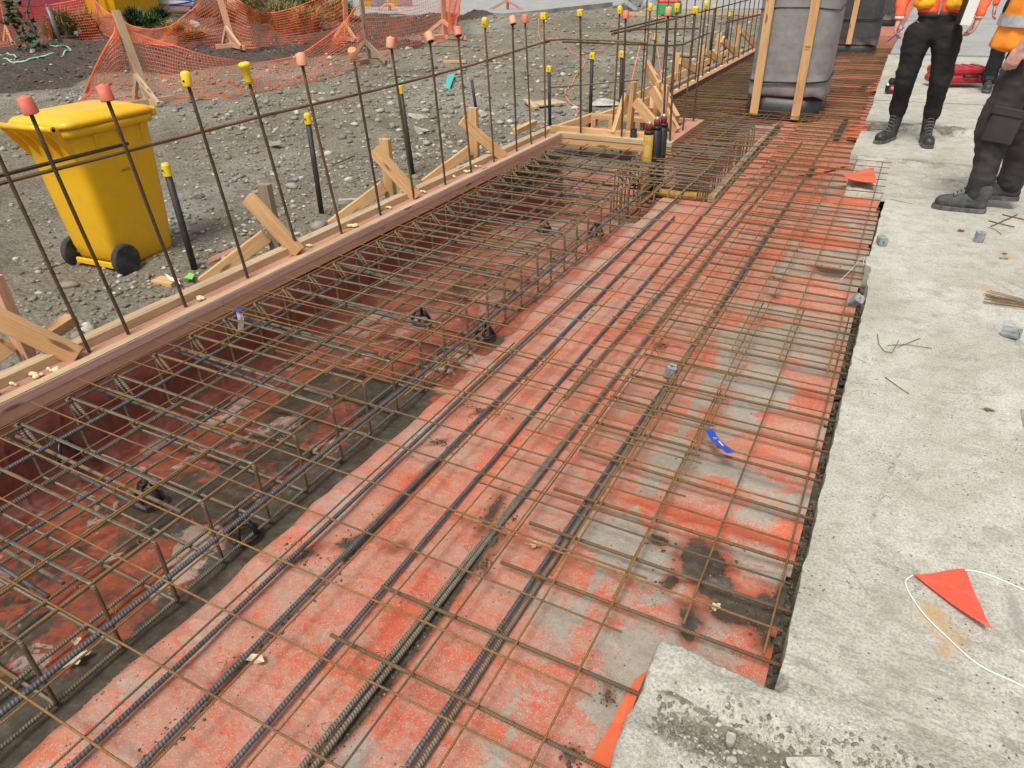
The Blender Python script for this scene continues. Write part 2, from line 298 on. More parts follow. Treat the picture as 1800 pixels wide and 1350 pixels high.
simple('jacket_orange', (0.82, 0.085, 0.03), (0.90, 0.13, 0.045), 6, 0.75, 0.001, 200)
simple('vest_yellow', (0.95, 0.42, 0.02), (0.98, 0.52, 0.03), 6, 0.7, 0.001, 200)
simple('vest_orange', (0.95, 0.28, 0.02), (1.0, 0.36, 0.03), 6, 0.7, 0.001, 200)
simple('reflective', (0.35, 0.35, 0.36), (0.5, 0.5, 0.52), 30, 0.35)
simple('shirt_grey', (0.06, 0.065, 0.065), (0.09, 0.095, 0.095), 8, 0.9)
simple('boot_black', (0.014, 0.015, 0.017), (0.05, 0.05, 0.052), 14, 0.5, 0.002, 70)
simple('boot_dusty', (0.028, 0.031, 0.034), (0.085, 0.085, 0.08), 12, 0.75, 0.003, 60)
simple('reflective_lace', (0.10, 0.10, 0.105), (0.16, 0.16, 0.165), 30, 0.6)
simple('sole', (0.05, 0.052, 0.05), (0.15, 0.15, 0.135), 20, 0.9, 0.002, 60)
simple('leaf_brown', (0.12, 0.06, 0.03), (0.25, 0.15, 0.09), 40, 0.8)
simple('leaf_pale', (0.45, 0.34, 0.22), (0.62, 0.52, 0.36), 40, 0.8)
simple('plant_green', (0.035, 0.085, 0.02), (0.09, 0.17, 0.04), 3, 0.6)
simple('plant_dark', (0.018, 0.045, 0.018), (0.045, 0.085, 0.03), 4, 0.6)
simple('plant_straw', (0.19, 0.16, 0.055), (0.36, 0.28, 0.11), 3, 0.7)
simple('bark', (0.06, 0.055, 0.05), (0.15, 0.14, 0.12), 12, 0.95, 0.012, 30)
simple('ink', (0.02, 0.015, 0.012), (0.04, 0.03, 0.025), 40, 0.8)
simple('ink_white', (0.75, 0.75, 0.75), (0.8, 0.8, 0.8), 40, 0.8)
simple('steel_pole', (0.35, 0.36, 0.38), (0.45, 0.46, 0.48), 20, 0.4, metal=0.6)
simple('tarp_clear', (0.38, 0.33, 0.33), (0.55, 0.5, 0.5), 20, 0.35, 0.006, 30)
def mat_wrap(name, c1, c2, band):
    b = NB(name); x = b.xyz(); n = b.noise(5, 6, 0.7); f = b.noise(90, 3, 0.7)
    col = b.ramp(n, [(0.35, c1), (0.65, c2)])
    s = b.math('SINE', b.math('MULTIPLY', x[2], 2*math.pi/band)); s = b.math('ADD', b.math('MULTIPLY', s, 0.5), 0.5)
    low = b.math('ADD', b.math('MULTIPLY', b.math('SUBTRACT', 0.34, x[2]), 2.4), b.math('MULTIPLY', b.math('SUBTRACT', n, 0.5), 0.8))
    col = b.mix(b.ramp(low, [(0.1, 0.0), (0.5, 0.55)]), col, (0.42, 0.41, 0.38))
    v = b.ramp(b.vor(14), [(0.05, 0.5), (0.09, 0.0)]); col = b.mix(v, col, (0.5, 0.5, 0.5))
    col = b.mix(b.ramp(f, [(0.6, 0.0), (0.8, 0.4)]), col, (0.35, 0.34, 0.32))
    M[name] = b.fin(col, 0.6, b.bump(b.math('ADD', b.math('MULTIPLY', s, 0.12), b.math('MULTIPLY', n, 1.0)), 0.006))
mat_wrap('wrap_grey', (0.20, 0.195, 0.188), (0.285, 0.278, 0.265), 0.085)
mat_wrap('wrap_dark', (0.035, 0.035, 0.038), (0.055, 0.055, 0.058), 0.3)

# ------------------------------------------------------------------ mesh builders
def me_from(name, v, f, mats, smooth=False, mi=None):
    me = bpy.data.meshes.new(name)
    me.from_pydata([tuple(p) for p in v], [], f)
    for m in (mats if isinstance(mats, (list, tuple)) else [mats]): me.materials.append(M[m] if isinstance(m, str) else m)
    if mi is not None: me.polygons.foreach_set('material_index', mi)
    if smooth: me.polygons.foreach_set('use_smooth', [True]*len(me.polygons))
    me.update(); return me
def link(name, me, parent=None, loc=None, rot=None):
    o = bpy.data.objects.new(name, me); COL.objects.link(o)
    if parent is not None: o.parent = parent
    if loc is not None: o.location = loc
    if rot is not None:
        if isinstance(rot, Matrix): o.rotation_euler = rot.to_euler()
        else: o.rotation_euler = rot
    return o
def tag(o, label=None, cat=None, group=None, kind=None):
    if label: o['label'] = label
    if cat: o['category'] = cat
    if group: o['group'] = group
    if kind: o['kind'] = kind
    return o
def empty(name, loc, label, cat, group=None, rz=0):
    o = bpy.data.objects.new(name, None); COL.objects.link(o); o.location = loc; o.rotation_euler = (0, 0, rz)
    o.empty_display_size = 0.1
    return tag(o, label, cat, group)
class MB:
    def __init__(s): s.v = []; s.f = []; s.mi = []
    def add(s, v, f, mi=0):
        n = len(s.v); s.v += [tuple(p) for p in v]; s.f += [tuple(i+n for i in q) for q in f]; s.mi += [mi]*len(f); return s
    def box(s, c, d, rot=None, mi=0, bev=0.0):
        hx, hy, hz = d[0]/2, d[1]/2, d[2]/2
        if bev > 0:
            e = min(bev, hx*0.6, hy*0.6, hz*0.6); bm = bmesh.new(); bmesh.ops.create_cube(bm, size=2)
            for p in bm.verts: p.co = Vector((p.co.x*hx, p.co.y*hy, p.co.z*hz))
            bmesh.ops.bevel(bm, geom=bm.edges[:], offset=e, segments=1, affect='EDGES', profile=0.5)
            vs = [p.co.copy() for p in bm.verts]; bm.verts.index_update(); fs = [[q.index for q in f.verts] for f in bm.faces]; bm.free()
        else:
            vs = [Vector((x*hx, y*hy, z*hz)) for x in (-1, 1) for y in (-1, 1) for z in (-1, 1)]
            fs = [(0, 1, 3, 2), (4, 6, 7, 5), (0, 4, 5, 1), (2, 3, 7, 6), (0, 2, 6, 4), (1, 5, 7, 3)]
        if rot is not None: vs = [rot @ p for p in vs]
        return s.add([p+Vector(c) for p in vs], fs, mi)
    def tube(s, pts, r, sides=6, mi=0, cap=True, closed=False):
        P = [Vector(p) for p in pts]; n = len(P); rr = r if isinstance(r, (list, tuple)) else [r]*n
        T = []
        for i in range(n):
            a = P[(i-1) % n] if (closed or i > 0) else P[i]; b_ = P[(i+1) % n] if (closed or i < n-1) else P[i]
            T.append((b_-a).normalized() if (b_-a).length > 1e-9 else Vector((0, 0, 1)))
        up = Vector((0, 0, 1)) if abs(T[0].z) < 0.9 else Vector((1, 0, 0))
        N = (up-T[0]*up.dot(T[0])).normalized(); vs = []; 
        for i in range(n):
            N = (N-T[i]*N.dot(T[i])).normalized(); B = T[i].cross(N)
            for k in range(sides):
                a = 2*math.pi*k/sides; vs.append(P[i]+(N*math.cos(a)+B*math.sin(a))*rr[i])
        fs = []
        m = n if closed else n-1
        for i in range(m):
            j = (i+1) % n
            for k in range(sides):
                k2 = (k+1) % sides; fs.append((i*sides+k, i*sides+k2, j*sides+k2, j*sides+k))
        if cap and not closed:
            fs.append(tuple(range(sides))[::-1]); fs.append(tuple((n-1)*sides+k for k in range(sides)))
        return s.add(vs, fs, mi)
    def lathe(s, prof, sides=16, c=(0, 0, 0), rot=None, mi=0):
        vs = []; fs = []
        for r, z in prof:
            for k in range(sides):
                a = 2*math.pi*k/sides; p = Vector((r*math.cos(a), r*math.sin(a), z)); vs.append((rot @ p if rot is not None else p)+Vector(c))
        for i in range(len(prof)-1):
            for k in range(sides):
                k2 = (k+1) % sides; fs.append((i*sides+k, i*sides+k2, (i+1)*sides+k2, (i+1)*sides+k))
        if prof[0][0] > 1e-4: fs.append(tuple(range(sides))[::-1])
        if prof[-1][0] > 1e-4: fs.append(tuple((len(prof)-1)*sides+k for k in range(sides)))
        return s.add(vs, fs, mi)
    def build(s, name, mats, parent=None, smooth=False, loc=None, rot=None):
        return link(name, me_from(name, s.v, s.f, mats, smooth, s.mi), parent, loc, rot)
def rotz_to(d):       # rotation that takes local Z onto d
    return Vector(d).normalized().to_track_quat('Z', 'Y').to_matrix()
def rotx_to(d, up=(0, 0, 1)):
    x = Vector(d).normalized(); u = Vector(up); y = u.cross(x)
    if y.length < 1e-4: y = Vector((0, 1, 0)).cross(x)
    y.normalize(); z = x.cross(y); return Matrix((x, y, z)).transposed()
def beam(name, p0, p1, wd, ht, mat, parent=None, up=(0, 0, 1), bev=0.002, origin=None):
    """timber from p0 to p1 (centre line), local X along it"""
    p0 = Vector(p0); p1 = Vector(p1); L = (p1-p0).length; R = rotx_to(p1-p0, up)
    mb = MB(); mb.box((0, 0, 0), (L, wd, ht), bev=bev); c = (p0+p1)/2
    if parent is not None and origin is not None: c = c-Vector(origin)
    o = mb.build(name, mat, parent, loc=c, rot=R); return o
def bar(name, p0, p1, r, mat, parent=None, wob=0.0, seg=0.35, sides=8, origin=(0, 0, 0), seed=None):
    """a steel bar; local Z along it so that its ribs run along the bar"""
    p0 = Vector(p0); p1 = Vector(p1); L = (p1-p0).length; R = rotz_to(p1-p0)
    n = max(1, int(L/seg)) if wob else 1; pts = []; rg = random.Random(seed if seed is not None else random.random())
    ox = rg.uniform(0, 6); oy = rg.uniform(0, 6)
    for i in range(n+1):
        t = i/n; z = t*L; k = min(1, min(t, 1-t)*n/1.5) if wob else 0
        pts.append((wob*math.sin(z*1.7+ox)*k+rg.uniform(-.3, .3)*wob*k, wob*math.sin(z*1.3+oy)*k+rg.uniform(-.3, .3)*wob*k, z))
    mb = MB(); mb.tube(pts, r, sides)
    return mb.build(name, mat, parent, smooth=True, loc=p0-Vector(origin), rot=R)
def grid_mesh(xs, ys, H, attrs, mat, name, keep=None):
    nx, ny = len(xs), len(ys); X, Y = np.meshgrid(xs, ys, indexing='ij')
    Z = H(X, Y); v = np.stack([X, Y, Z], -1).reshape(-1, 3)
    i = np.arange(nx-1)[:, None]*ny+np.arange(ny-1)[None, :]
    q = np.stack([i, i+ny, i+ny+1, i+1], -1).reshape(-1, 4)
    if keep is not None:
        cx = (X[:-1, :-1]+X[1:, 1:])/2; cy = (Y[:-1, :-1]+Y[1:, 1:])/2; q = q[keep(cx, cy).reshape(-1)]
    me = bpy.data.meshes.new(name)
    me.vertices.add(len(v)); me.vertices.foreach_set('co', v.ravel())
    me.loops.add(q.size); me.loops.foreach_set('vertex_index', q.ravel())
    me.polygons.add(len(q)); me.polygons.foreach_set('loop_start', np.arange(len(q))*4)
    me.polygons.foreach_set('use_smooth', np.ones(len(q), bool))
    me.update(calc_edges=True)
    for k, fn in attrs.items():
        a = me.attributes.new(k, 'FLOAT', 'POINT'); a.data.foreach_set('value', fn(X, Y).ravel().astype(np.float32))
    me.materials.append(M[mat]); return link(name, me)

# ------------------------------------------------------------------ site layout (metres), worked out from image coordinates
def form_x(y):      # inner top edge of the long timber edge form
    return -2.975-0.02*np.clip((y-1.5)/5.2, 0, 2)
FB = 6.75           # front of the square box-out
BX0, BX1 = -3.02, -1.86
BY1 = 7.95
FX2 = -2.62         # edge form beyond the box-out

# ---- ground
def spaced(segs):
    out = []
    for a, b, n in segs: out += list(np.linspace(a, b, n, endpoint=False))
    out.append(segs[-1][1]); return np.array(out)
gx = spaced([(-140, -30, 26), (-30, -14, 60), (-14, -3.21, 230), (-3.21, -3.10, 3), (-3.10, -1.7, 12), (-1.7, -0.38, 6), (-.38, -.35, 2), (-.35, -.12, 4), (-0.12, -0.09, 2), (-0.09, 6, 80), (6, 60, 20)])
gy = spaced([(-20, -1, 12), (-1, 12, 250), (12, 24, 110), (24, 60, 60), (60, 200, 20)])
S0, S1 = at(0, 168, -.25), at(640, 95, -.25)
def soil_side(X, Y):
    nx, ny = -(S1.y-S0.y), (S1.x-S0.x); L = math.hypot(nx, ny); return ((X-S0.x)*nx+(Y-S0.y)*ny)/L
def soil_mask(X, Y):
    d = soil_side(X, Y); return sstep(-0.6, 0.9, d+(fbm(X, Y, 0.8, 4, 5)-.5)*2.0)*sstep(27, 24, Y)*sstep(-11.3, -12.8, X+np.where(Y < 16, -3.0, 0))
def ground_h(X, Y):
    z = -0.25+(fbm(X, Y, 0.5, 3, 1)-.5)*0.12+(fbm(X, Y, 3.0, 4, 2)-.5)*0.06+(fbm(X, Y, 14, 2, 3)-.5)*0.03
    z = z+soil_mask(X, Y)*(0.10+(fbm(X, Y, 1.1, 4, 9)-.5)*0.45)
    # spoil bank in front of the far concrete road
    b1 = np.exp(-(((X+9.5)/4.5)**2+((Y-21)/3.0)**2)); z = z+0.35*b1*(0.6+0.8*fbm(X, Y, 1.4, 4, 21))
    fx = np.where(Y < FB, form_x(Y)-0.17, np.where(Y < BY1+0.05, BX1-0.25, FX2-0.2))
    z = np.where(Y > FB+0.05, np.where((X > -3.2) & (X < fx), -0.24, z), z)
    inside = (X > fx) & (X < np.where(Y > 5.5, -.36, -0.10)) & (Y > -6) & (Y < 40)
    z = np.where(inside, -0.95, z)
    right = X > np.where(Y > 5.5, -.36, -0.10)
    z = np.where(right, -0.17+(fbm(X, Y, 5, 3, 2)-.5)*0.05, z)
    return z
def chip_mask(X, Y):
    return 0.55*sstep(0.48, 0.75, fbm(X, Y, 0.55, 5, 31)+(fbm(X, Y, 6, 3, 32)-.5)*.35)*(1-soil_mask(X, Y))*(X < -3)
ground = grid_mesh(gx, gy, ground_h, {'soil': soil_mask, 'chip': chip_mask}, 'ground', 'ground'); tag(ground, kind='structure')

# ---- gravel and stones lying on it
def ico():
    bm = bmesh.new(); bmesh.ops.create_icosphere(bm, subdivisions=1, radius=1); bm.verts.index_update()
    v = np.array([p.co for p in bm.verts]); f = np.array([[q.index for q in t.verts] for t in bm.faces]); bm.free(); return v, f
IV, IF = ico()
def stone_mesh(name, cen, size, mat, seed=0, flat=0.6, jit=0.28):
    rg = np.random.default_rng(seed); n = len(cen)
    v = IV[None]*(1+rg.uniform(-jit, jit, (n, 12, 1)))
    v = v*(size[:, None, None]*rg.uniform([0.7, 0.7, 0.5*flat], [1.3, 1.0, 1.2*flat], (n, 3))[:, None, :])
    a = rg.uniform(0, 6.28, n); c, s = np.cos(a)[:, None], np.sin(a)[:, None]
    x = v[..., 0]*c-v[..., 1]*s; y = v[..., 0]*s+v[..., 1]*c
    v = np.stack([x, y, v[..., 2]], -1)+cen[:, None, :]
    f = (IF[None]+np.arange(n)[:, None, None]*12).reshape(-1, 3); v = v.reshape(-1, 3)
    me = bpy.data.meshes.new(name); me.vertices.add(len(v)); me.vertices.foreach_set('co', v.ravel())
    me.loops.add(f.size); me.loops.foreach_set('vertex_index', f.ravel()); me.polygons.add(len(f)); me.polygons.foreach_set('loop_start', np.arange(len(f))*3)
    me.update(calc_edges=True); me.materials.append(M[mat]); return me
def scatter(n, gen, smin, smax, power, seed, name, mat='stone', H=ground_h, sink=0.25, **tags):
    rg = np.random.default_rng(seed); X, Y = gen(rg, n); s = smin+(smax-smin)*rg.random(len(X))**power
    Z = H(X, Y)+s*sink; o = link(name, stone_mesh(name, np.stack([X, Y, Z], -1), s, mat, seed)); tag(o, **tags); return o
def left_field(rg, n):
    t = rg.random(n)**1.5; Y = rg.uniform(-0.2, 1, n)*1.0; d = t*17
    ang = rg.uniform(math.radians(-6), math.radians(76), n)
    X = -3.3-d*np.cos(ang); Y = 0.2+d*np.sin(ang)*1.15+rg.uniform(0, 7.5, n)*(1-t)
    ok = (fbm(X, Y, 0.9, 4, 88)+rg.uniform(-.14, .14, n) > .45) & (X < form_x(Y)-0.22) & ~((soil_mask(X, Y) > 0.6) & (rg.random(n) < 0.75)); return X[ok], Y[ok]
scatter(42000, left_field, 0.004, 0.026, 4.5, 3, 'gravel', label='loose gravel and broken stone spread over the bare ground beyond the timber form', cat='gravel', kind='stuff')
scatter(1500, left_field, 0.018, 0.065, 3.0, 4, 'cobbles', label='rounded river cobbles scattered through the gravel', cat='stones', kind='stuff', sink=0.15)

def far_field(rg, n):
    Y = rg.uniform(6, 30, n); X = -2.9-rg.random(n)**1.2*(4+Y*.75); ok = (soil_mask(X, Y) < .5) & ((X < -3.4) | (Y > 9)); return X[ok], Y[ok]
scatter(9000, far_field, 0.012, 0.07, 3.0, 6, 'gravel', label='stones scattered over the far part of the bare ground', cat='gravel', kind='stuff')
def litter(rg, n):
    d = rg.uniform(0, 9, n); X = rg.uniform(-24, -7, n); Y = rg.uniform(4, 24, n); ok = soil_mask(X, Y) > .5; return X[ok], Y[ok]
scatter(9000, litter, 0.012, 0.05, 3.0, 8, 'leaf_litter', mat='litter', label='leaf litter, chips and clods on the dark garden soil', cat='litter', kind='stuff')
def atg(x, y, off=0.0):
    z = -.2
    for _ in range(5):
        p = at(x, y, z); z = float(ground_h(np.array([p.x]), np.array([p.y]))[0])+off
    return at(x, y, z)

# ---- orange membrane
def trench(X):      # 0 on the flat, 1 in the trench
    return sstep(-1.47, -1.72, X)
MEMB_R = 0.02
FOLDS = [(1150, 1022, 1410, 1010, .014), (1180, 1030, 1300, 1025, .010), (1120, 900, 1400, 960, .008), (1350, 480, 1500, 430, .012), (1300, 400, 1520, 395, .010), (1220, 700, 1450, 690, .006), (1290, 600, 1500, 640, .008), (1050, 850, 1180, 770, .006), (900, 1150, 1010, 900, .005), (560, 1260, 700, 1040, .014), (700, 1040, 870, 880, .012), (250, 1200, 520, 960, .006), (1380, 350, 1530, 360, .010), (1320, 520, 1490, 500, .008)]
def memb_h(X, Y):
    z = -0.105-0.25*trench(X+(fbm(X, Y, 3.5, 4, 44)-.5)*0.07)-0.10*sstep(-2.1, -2.8, X)
    fx = np.where(Y < FB, -2.90+(form_x(Y)+2.975), np.where(Y < BY1, BX1+0.16, FX2+0.14))
    z = z+0.36*sstep(-0.015, -0.085, X-fx)
    pit = sstep(5.35, 5.6, Y)*sstep(8.6, 8.3, Y)*sstep(-1.12, -1.2, X); z = z-0.28*pit*(z < -0.0)
    z = np.where(X < fx+.05, np.minimum(z, -0.103), z)
    flat = 1-trench(X)
    z = z+flat*((fbm(X*0.8+Y*0.2, Y*1.2, 5, 4, 41)-.5)*0.016)+trench(X)*(fbm(X, Y, 4, 4, 47)-.5)*0.04
    for (fx0, fy0, fx1, fy1, hh) in FOLDS:
        a_, b2_ = at(fx0, fy0, -.1), at(fx1, fy1, -.1); dx, dy = b2_.x-a_.x, b2_.y-a_.y; LL = math.hypot(dx, dy); sd2 = ((X-a_.x)*(-dy)+(Y-a_.y)*dx)/LL; tt = ((X-a_.x)*dx+(Y-a_.y)*dy)/LL/LL
        z = z+flat*hh*np.exp(-((sd2+.02*np.sin(tt*7))/.011)**2)*sstep(-.02, .15, tt)*sstep(1.02, .8, tt)
    # folds running across the strip and the ruffled edge beside the slab
    e = sstep(-0.55, 0.0, X); z = z+e*0.012*np.sin(Y*34+3*np.sin(Y*3)+X*3)*fbm(X, Y, 2, 2, 48)*1.6
    r = np.abs(((X+0.30)+0.10*(Y-0.55)-0.08*np.sin(Y*3))); z = z+0.009*np.exp(-(r/0.03)**2)*(Y < 1.9)*(Y > 0.9)
    z = z+0.022*np.exp(-((X+0.83+0.02*np.sin(Y*5))/0.02)**2)*sstep(0.3, 0.5, Y)*sstep(1.7, 1.4, Y)
    return z
def mudspot(X, Y, cx, cy, rx, ry, rot=0):
    c, s = math.cos(rot), math.sin(rot); a = (X-cx)*c+(Y-cy)*s; b_ = -(X-cx)*s+(Y-cy)*c
    return np.exp(-((a/rx)**2+(b_/ry)**2))
def mud_m(X, Y):
    t = trench(X+0.02+(fbm(X, Y, 5, 4, 45)-.5)*0.12); near = sstep(2.5, 1.2, Y+(fbm(X, Y, 1.3, 3, 49)-.5)*1.2)
    m = t*(0.40+0.22*near-.12*sstep(2.6, 4.0, Y)+0.26*sstep(-2.15, -1.75, X)*near)*(1-.25*sstep(-2.45, -2.75, X))+(fbm(X, Y, 2.2, 4, 60)-.5)*1.1*t-0.05*t*sstep(3.0, 4.5, Y)-.6*t*sstep(-2.86, -2.90, X)
    m = m+0.22*np.exp(-((X+1.70)/0.13)**2)*near
    for q in SPOTS: m = np.maximum(m, q[5]*mudspot(X, Y, q[0], q[1], q[2], q[3], q[4]))
    m = np.maximum(m, 0.75*np.exp(-((X+0.855)/0.035)**2)*sstep(0.55, 0.75, Y)*sstep(1.55, 1.4, Y))
    m = np.maximum(m, 0.62*np.exp(-((X+1.245)/0.03)**2)*(fbm(X, Y, 3, 2, 61) > 0.45)*sstep(0.5, .7, Y)*sstep(2.4, 2.2, Y))
    return m
sp = lambda x, y, rx, ry, ro, s: (at(x, y, -.1).x, at(x, y, -.1).y, rx, ry, ro, s)
SPOTS = [sp(1235, 985, .085, .11, 0.2, 1.05), sp(1255, 1030, .07, .06, 0.2, 1.0), sp(1180, 1020, .03, .05, 0, .8), sp(1300, 1070, .11, .07, 0.4, .9), sp(1210, 1110, .03, .05, .4, .8), sp(1375, 1060, .03, .10, 0, .95), sp(865, 900, .025, .14, .1, .75), sp(700, 960, .05, .03, 1, .6), sp(1340, 1075, .05, .10, 0, .8), sp(1160, 948, .035, .03, 0, .9), sp(1215, 1085, .05, .07, .6, .65),
         sp(1460, 475, .13, .07, -.2, .85), sp(1370, 490, .10, .03, -.5, .6), sp(1360, 520, .05, .03, 0, .6), sp(620, 950, .08, .03, .9, .75), sp(530, 975, .10, .03, 1.2, .7),
         sp(1160, 607, .04, .05, .8, .62), sp(1530, 560, .03, .1, 0, .6), sp(770, 775, .05, .02, .9, .7), sp(850, 720, .10, .02, 1.0, .6), sp(1350, 1130, .05, .06, 0, .6), sp(1070, 1220, .02, .04, .4, .5), sp(1005, 1325, .025, .025, 0, .8),
         sp(850, 1000, .02, .06, 1, .6)]
def pale_m(X, Y):
    a = fbm(X, Y, 1.1, 3, 70); p = 0.35*(a-.35)
    right = sstep(-0.6, -0.25, X); p = p+right*(0.42*sstep(0.44, 0.54, fbm(X, Y*0.8, 2.6, 5, 71)))
    p = p+0.25*np.exp(-((X+0.55-0.03*Y)/0.05)**2)+0.22*trench(X)*sstep(0.52, 0.62, fbm(X, Y, 2.2, 3, 72))*1.6
    p = p+0.25*np.exp(-((X+1.42)/0.05)**2)
    seam = np.exp(-((X+.50-.012*(Y-1))/.011)**2)*(fbm(X*0, Y, 5, 3, 73) > .40)*(Y < 3.6)
    return np.clip(p+0.16+.45*blobs(X, Y, GREY)-.4*blobs(X, Y, CLEAN)+.35*seam, 0, 1)
def blobs(X, Y, L_):
    m = X*0
    for x, y, rx, ry, ro, st in L_:
        c_ = at(x, y, -.1); m = np.maximum(m, st*mudspot(X, Y, c_.x, c_.y, rx, ry, ro))
    return m
CLEAN = [(1290, 925, .26, .045, .12, 1), (1150, 888, .14, .03, 0, .9), (1385, 950, .06, .09, 0, 1), (1440, 420, .22, .10, 0, .9), (1450, 350, .25, .10, 0, .9), (1330, 445, .16, .06, 0, .8), (1270, 850, .06, .04, 0, .8), (1340, 730, .05, .04, 0, .7),
         (1420, 700, .06, .10, 0, .7), (700, 1080, .04, .25, .05, .7), (880, 800, .03, .3, .05, .6), (1050, 700, .05, .3, 0, .5), (750, 840, .10, .06, .5, .6), (1380, 1150, .05, .05, 0, .7), (620, 1180, .06, .10, 0, .5), (1300, 560, .10, .05, 0, .6)]
GREY = [(1290, 830, .20, .06, .05, 1), (1110, 960, .16, .09, 0, .9), (1340, 690, .07, .18, 0, .8), (1300, 600, .10, .10, 0, .7), (1430, 640, .10, .07, 0, .6), (1130, 1130, .10, .12, 0, .8), (1080, 1250, .06, .12, 0, .6), (1010, 560, .05, .30, 0, .5), (1370, 545, .20, .04, 0, .9), (1420, 880, .06, .04, 0, .9), (620, 1330, .04, .12, 0, .6), (960, 1080, .08, .10, 0, .5)]
def clean_m(X, Y): return blobs(X, Y, CLEAN)+.25*sstep(4.0, 6.5, Y)*(X > -1.4)-.7*blobs(X, Y, GREY)
mx = np.concatenate([np.arange(-3.06, -1.2, 0.02), np.arange(-1.2, 0.03, 0.0122)]); my = np.concatenate([np.arange(-0.6, 4.5, 0.015), np.arange(4.5, 10, 0.03), np.arange(10, 36, 0.15)])
def memb_keep(X, Y):
    right = X < MEMB_R+0.012-0.050*np.clip(fbm(Y*0+3, Y, 7, 3, 81)-.35, 0, 1)-0.27*sstep(5.98, 6.02, Y)-0.06*sstep(14, 15, Y)-(Y < 1.2)*0.26
    right = right | ((X < -0.005) & (Y > 1.18) & (Y < 1.25))
    box = ~((Y > FB+0.06) & (Y < BY1) & (X < BX1-0.02)) & ~((Y > BY1) & (X < FX2))
    return right & box
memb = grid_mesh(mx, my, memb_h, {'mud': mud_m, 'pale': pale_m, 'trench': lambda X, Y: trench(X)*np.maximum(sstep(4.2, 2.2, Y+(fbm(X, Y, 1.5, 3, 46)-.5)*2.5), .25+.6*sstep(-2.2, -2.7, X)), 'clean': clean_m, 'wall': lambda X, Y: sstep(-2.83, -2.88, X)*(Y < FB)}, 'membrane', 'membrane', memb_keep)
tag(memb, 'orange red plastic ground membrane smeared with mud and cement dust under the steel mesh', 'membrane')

def on_memb(rg, n):
    Y = 0.2+8.5*rg.random(n)**1.6; X = rg.uniform(-1.75, 0.0, n); k = fbm(X, Y, 2.2, 3, 55); ok = k+rg.uniform(-.2, .2, n) > .5; return X[ok], Y[ok]
scatter(9000, on_memb, 0.0008, 0.0042, 3.5, 21, 'grit', mat='grit', H=memb_h, label='sandy grit and mud crumbs strewn over the orange membrane', cat='grit', kind='stuff')
def clods(rg, n):
    X = []; Y = []
    for cx, cy, rx, ry, ro, st in SPOTS:
        m = 60; X.append(cx+rg.normal(0, rx*.6, m)); Y.append(cy+rg.normal(0, ry*.6, m))
    m = 700; yy = rg.uniform(.3, 4, m); X.append(-1.235+rg.normal(0, .02, m)); Y.append(yy); X.append(-.86+rg.normal(0, .015, m)); Y.append(rg.uniform(.5, 1.6, m))
    X = np.concatenate(X); Y = np.concatenate(Y); ok = (X < 0) & (fbm(X, Y, 4, 2, 56) > .42); return X[ok], Y[ok]
scatter(1, clods, 0.0015, 0.007, 3, 22, 'mud_crumbs', mat='dirt', H=memb_h, label='dark mud crumbs lying along the bars and in the muddy spots', cat='mud', kind='stuff')

# ---- concrete slabs on the right
def poly_slab(name, pts, ztop, zbot, mat, jag=0.006, step=0.05, kind='structure'):
    rg = random.Random(name); out = []
    for i in range(len(pts)):
        a = Vector(pts[i]); b_ = Vector(pts[(i+1) % len(pts)]); n = max(1, int((b_-a).length/step)); n = min(n, 60)
        nrm = Vector((-(b_-a).y, (b_-a).x)).normalized()
        for k in range(n): out.append(a.lerp(b_, k/n)+nrm*rg.uniform(-jag, jag)*(k > 0))
    bm = bmesh.new(); top = [bm.verts.new((p.x, p.y, ztop)) for p in out]; f = bm.faces.new(top)
    if f.normal.z < 0 or True: bmesh.ops.recalc_face_normals(bm, faces=[f])
    f.normal_update()
    if f.normal.z < 0: f.normal_flip()
    r = bmesh.ops.extrude_face_region(bm, geom=[f]); vs = [g for g in r['geom'] if isinstance(g, bmesh.types.BMVert)]
    for q in vs: q.co.z = zbot+rg.uniform(-.01, .01); q.co.x += rg.uniform(-jag, jag)
    bmesh.ops.recalc_face_normals(bm, faces=bm.faces[:])
    me = bpy.data.meshes.new(name); bm.to_mesh(me); bm.free(); me.materials.append(M[mat])
    return tag(link(name, me), kind=kind)
EX = 0.045
c1 = at(1790, 718, 0); c2 = at(1800, 775, 0)
poly_slab('concrete_slab', [(EX, 1.26), (1.9, 1.26), (1.9, 2.3), (0.655, 2.35), (0.655, 2.86), (1.9, 2.95), (1.9, 5.66), (EX-.005, 5.66), (EX-.02, 4.35), (EX-.035, 4.33), (EX-.03, 4.2), (EX, 4.16), (EX, 3.9), (EX+.01, 3.86)], 0, -.16, 'concrete', 0.004)
poly_slab('concrete_slab', [(-.31, 6.95), (2.2, 6.85), (2.2, 8.0), (-.31, 8.02)], -.01, -.16, 'concrete')
poly_slab('concrete_slab', [(-.31, 8.56), (2.2, 8.5), (2.2, 10.0), (-.31, 9.85)], -.005, -.20, 'concrete')
poly_slab('concrete_slab', [(-.33, 9.95), (2.4, 10.1), (2.4, 14.8), (-.42, 14.8)], -.012, -.2, 'concrete')
poly_slab('concrete_slab', [(-.40, 14.9), (6, 14.9), (6, 60), (-.40, 60)], 0.0, -.2, 'concrete_far')
def rough_patch(name, x0, x1, y0, y1, hf, mat, step=0.012, keep=None, dirt=None):
    o = grid_mesh(np.arange(x0, x1, step), np.arange(y0, y1, step), hf, {'dirt': dirt or (lambda X, Y: X*0+.12+.25*sstep(.45, .6, fbm(X, Y*2, 1.2, 3, 95)))}, mat, name, keep)
    return tag(o, kind='structure')
def ragged(X, Y, a, s): return (fbm(X, Y, s, 4, 90)-.5)*a
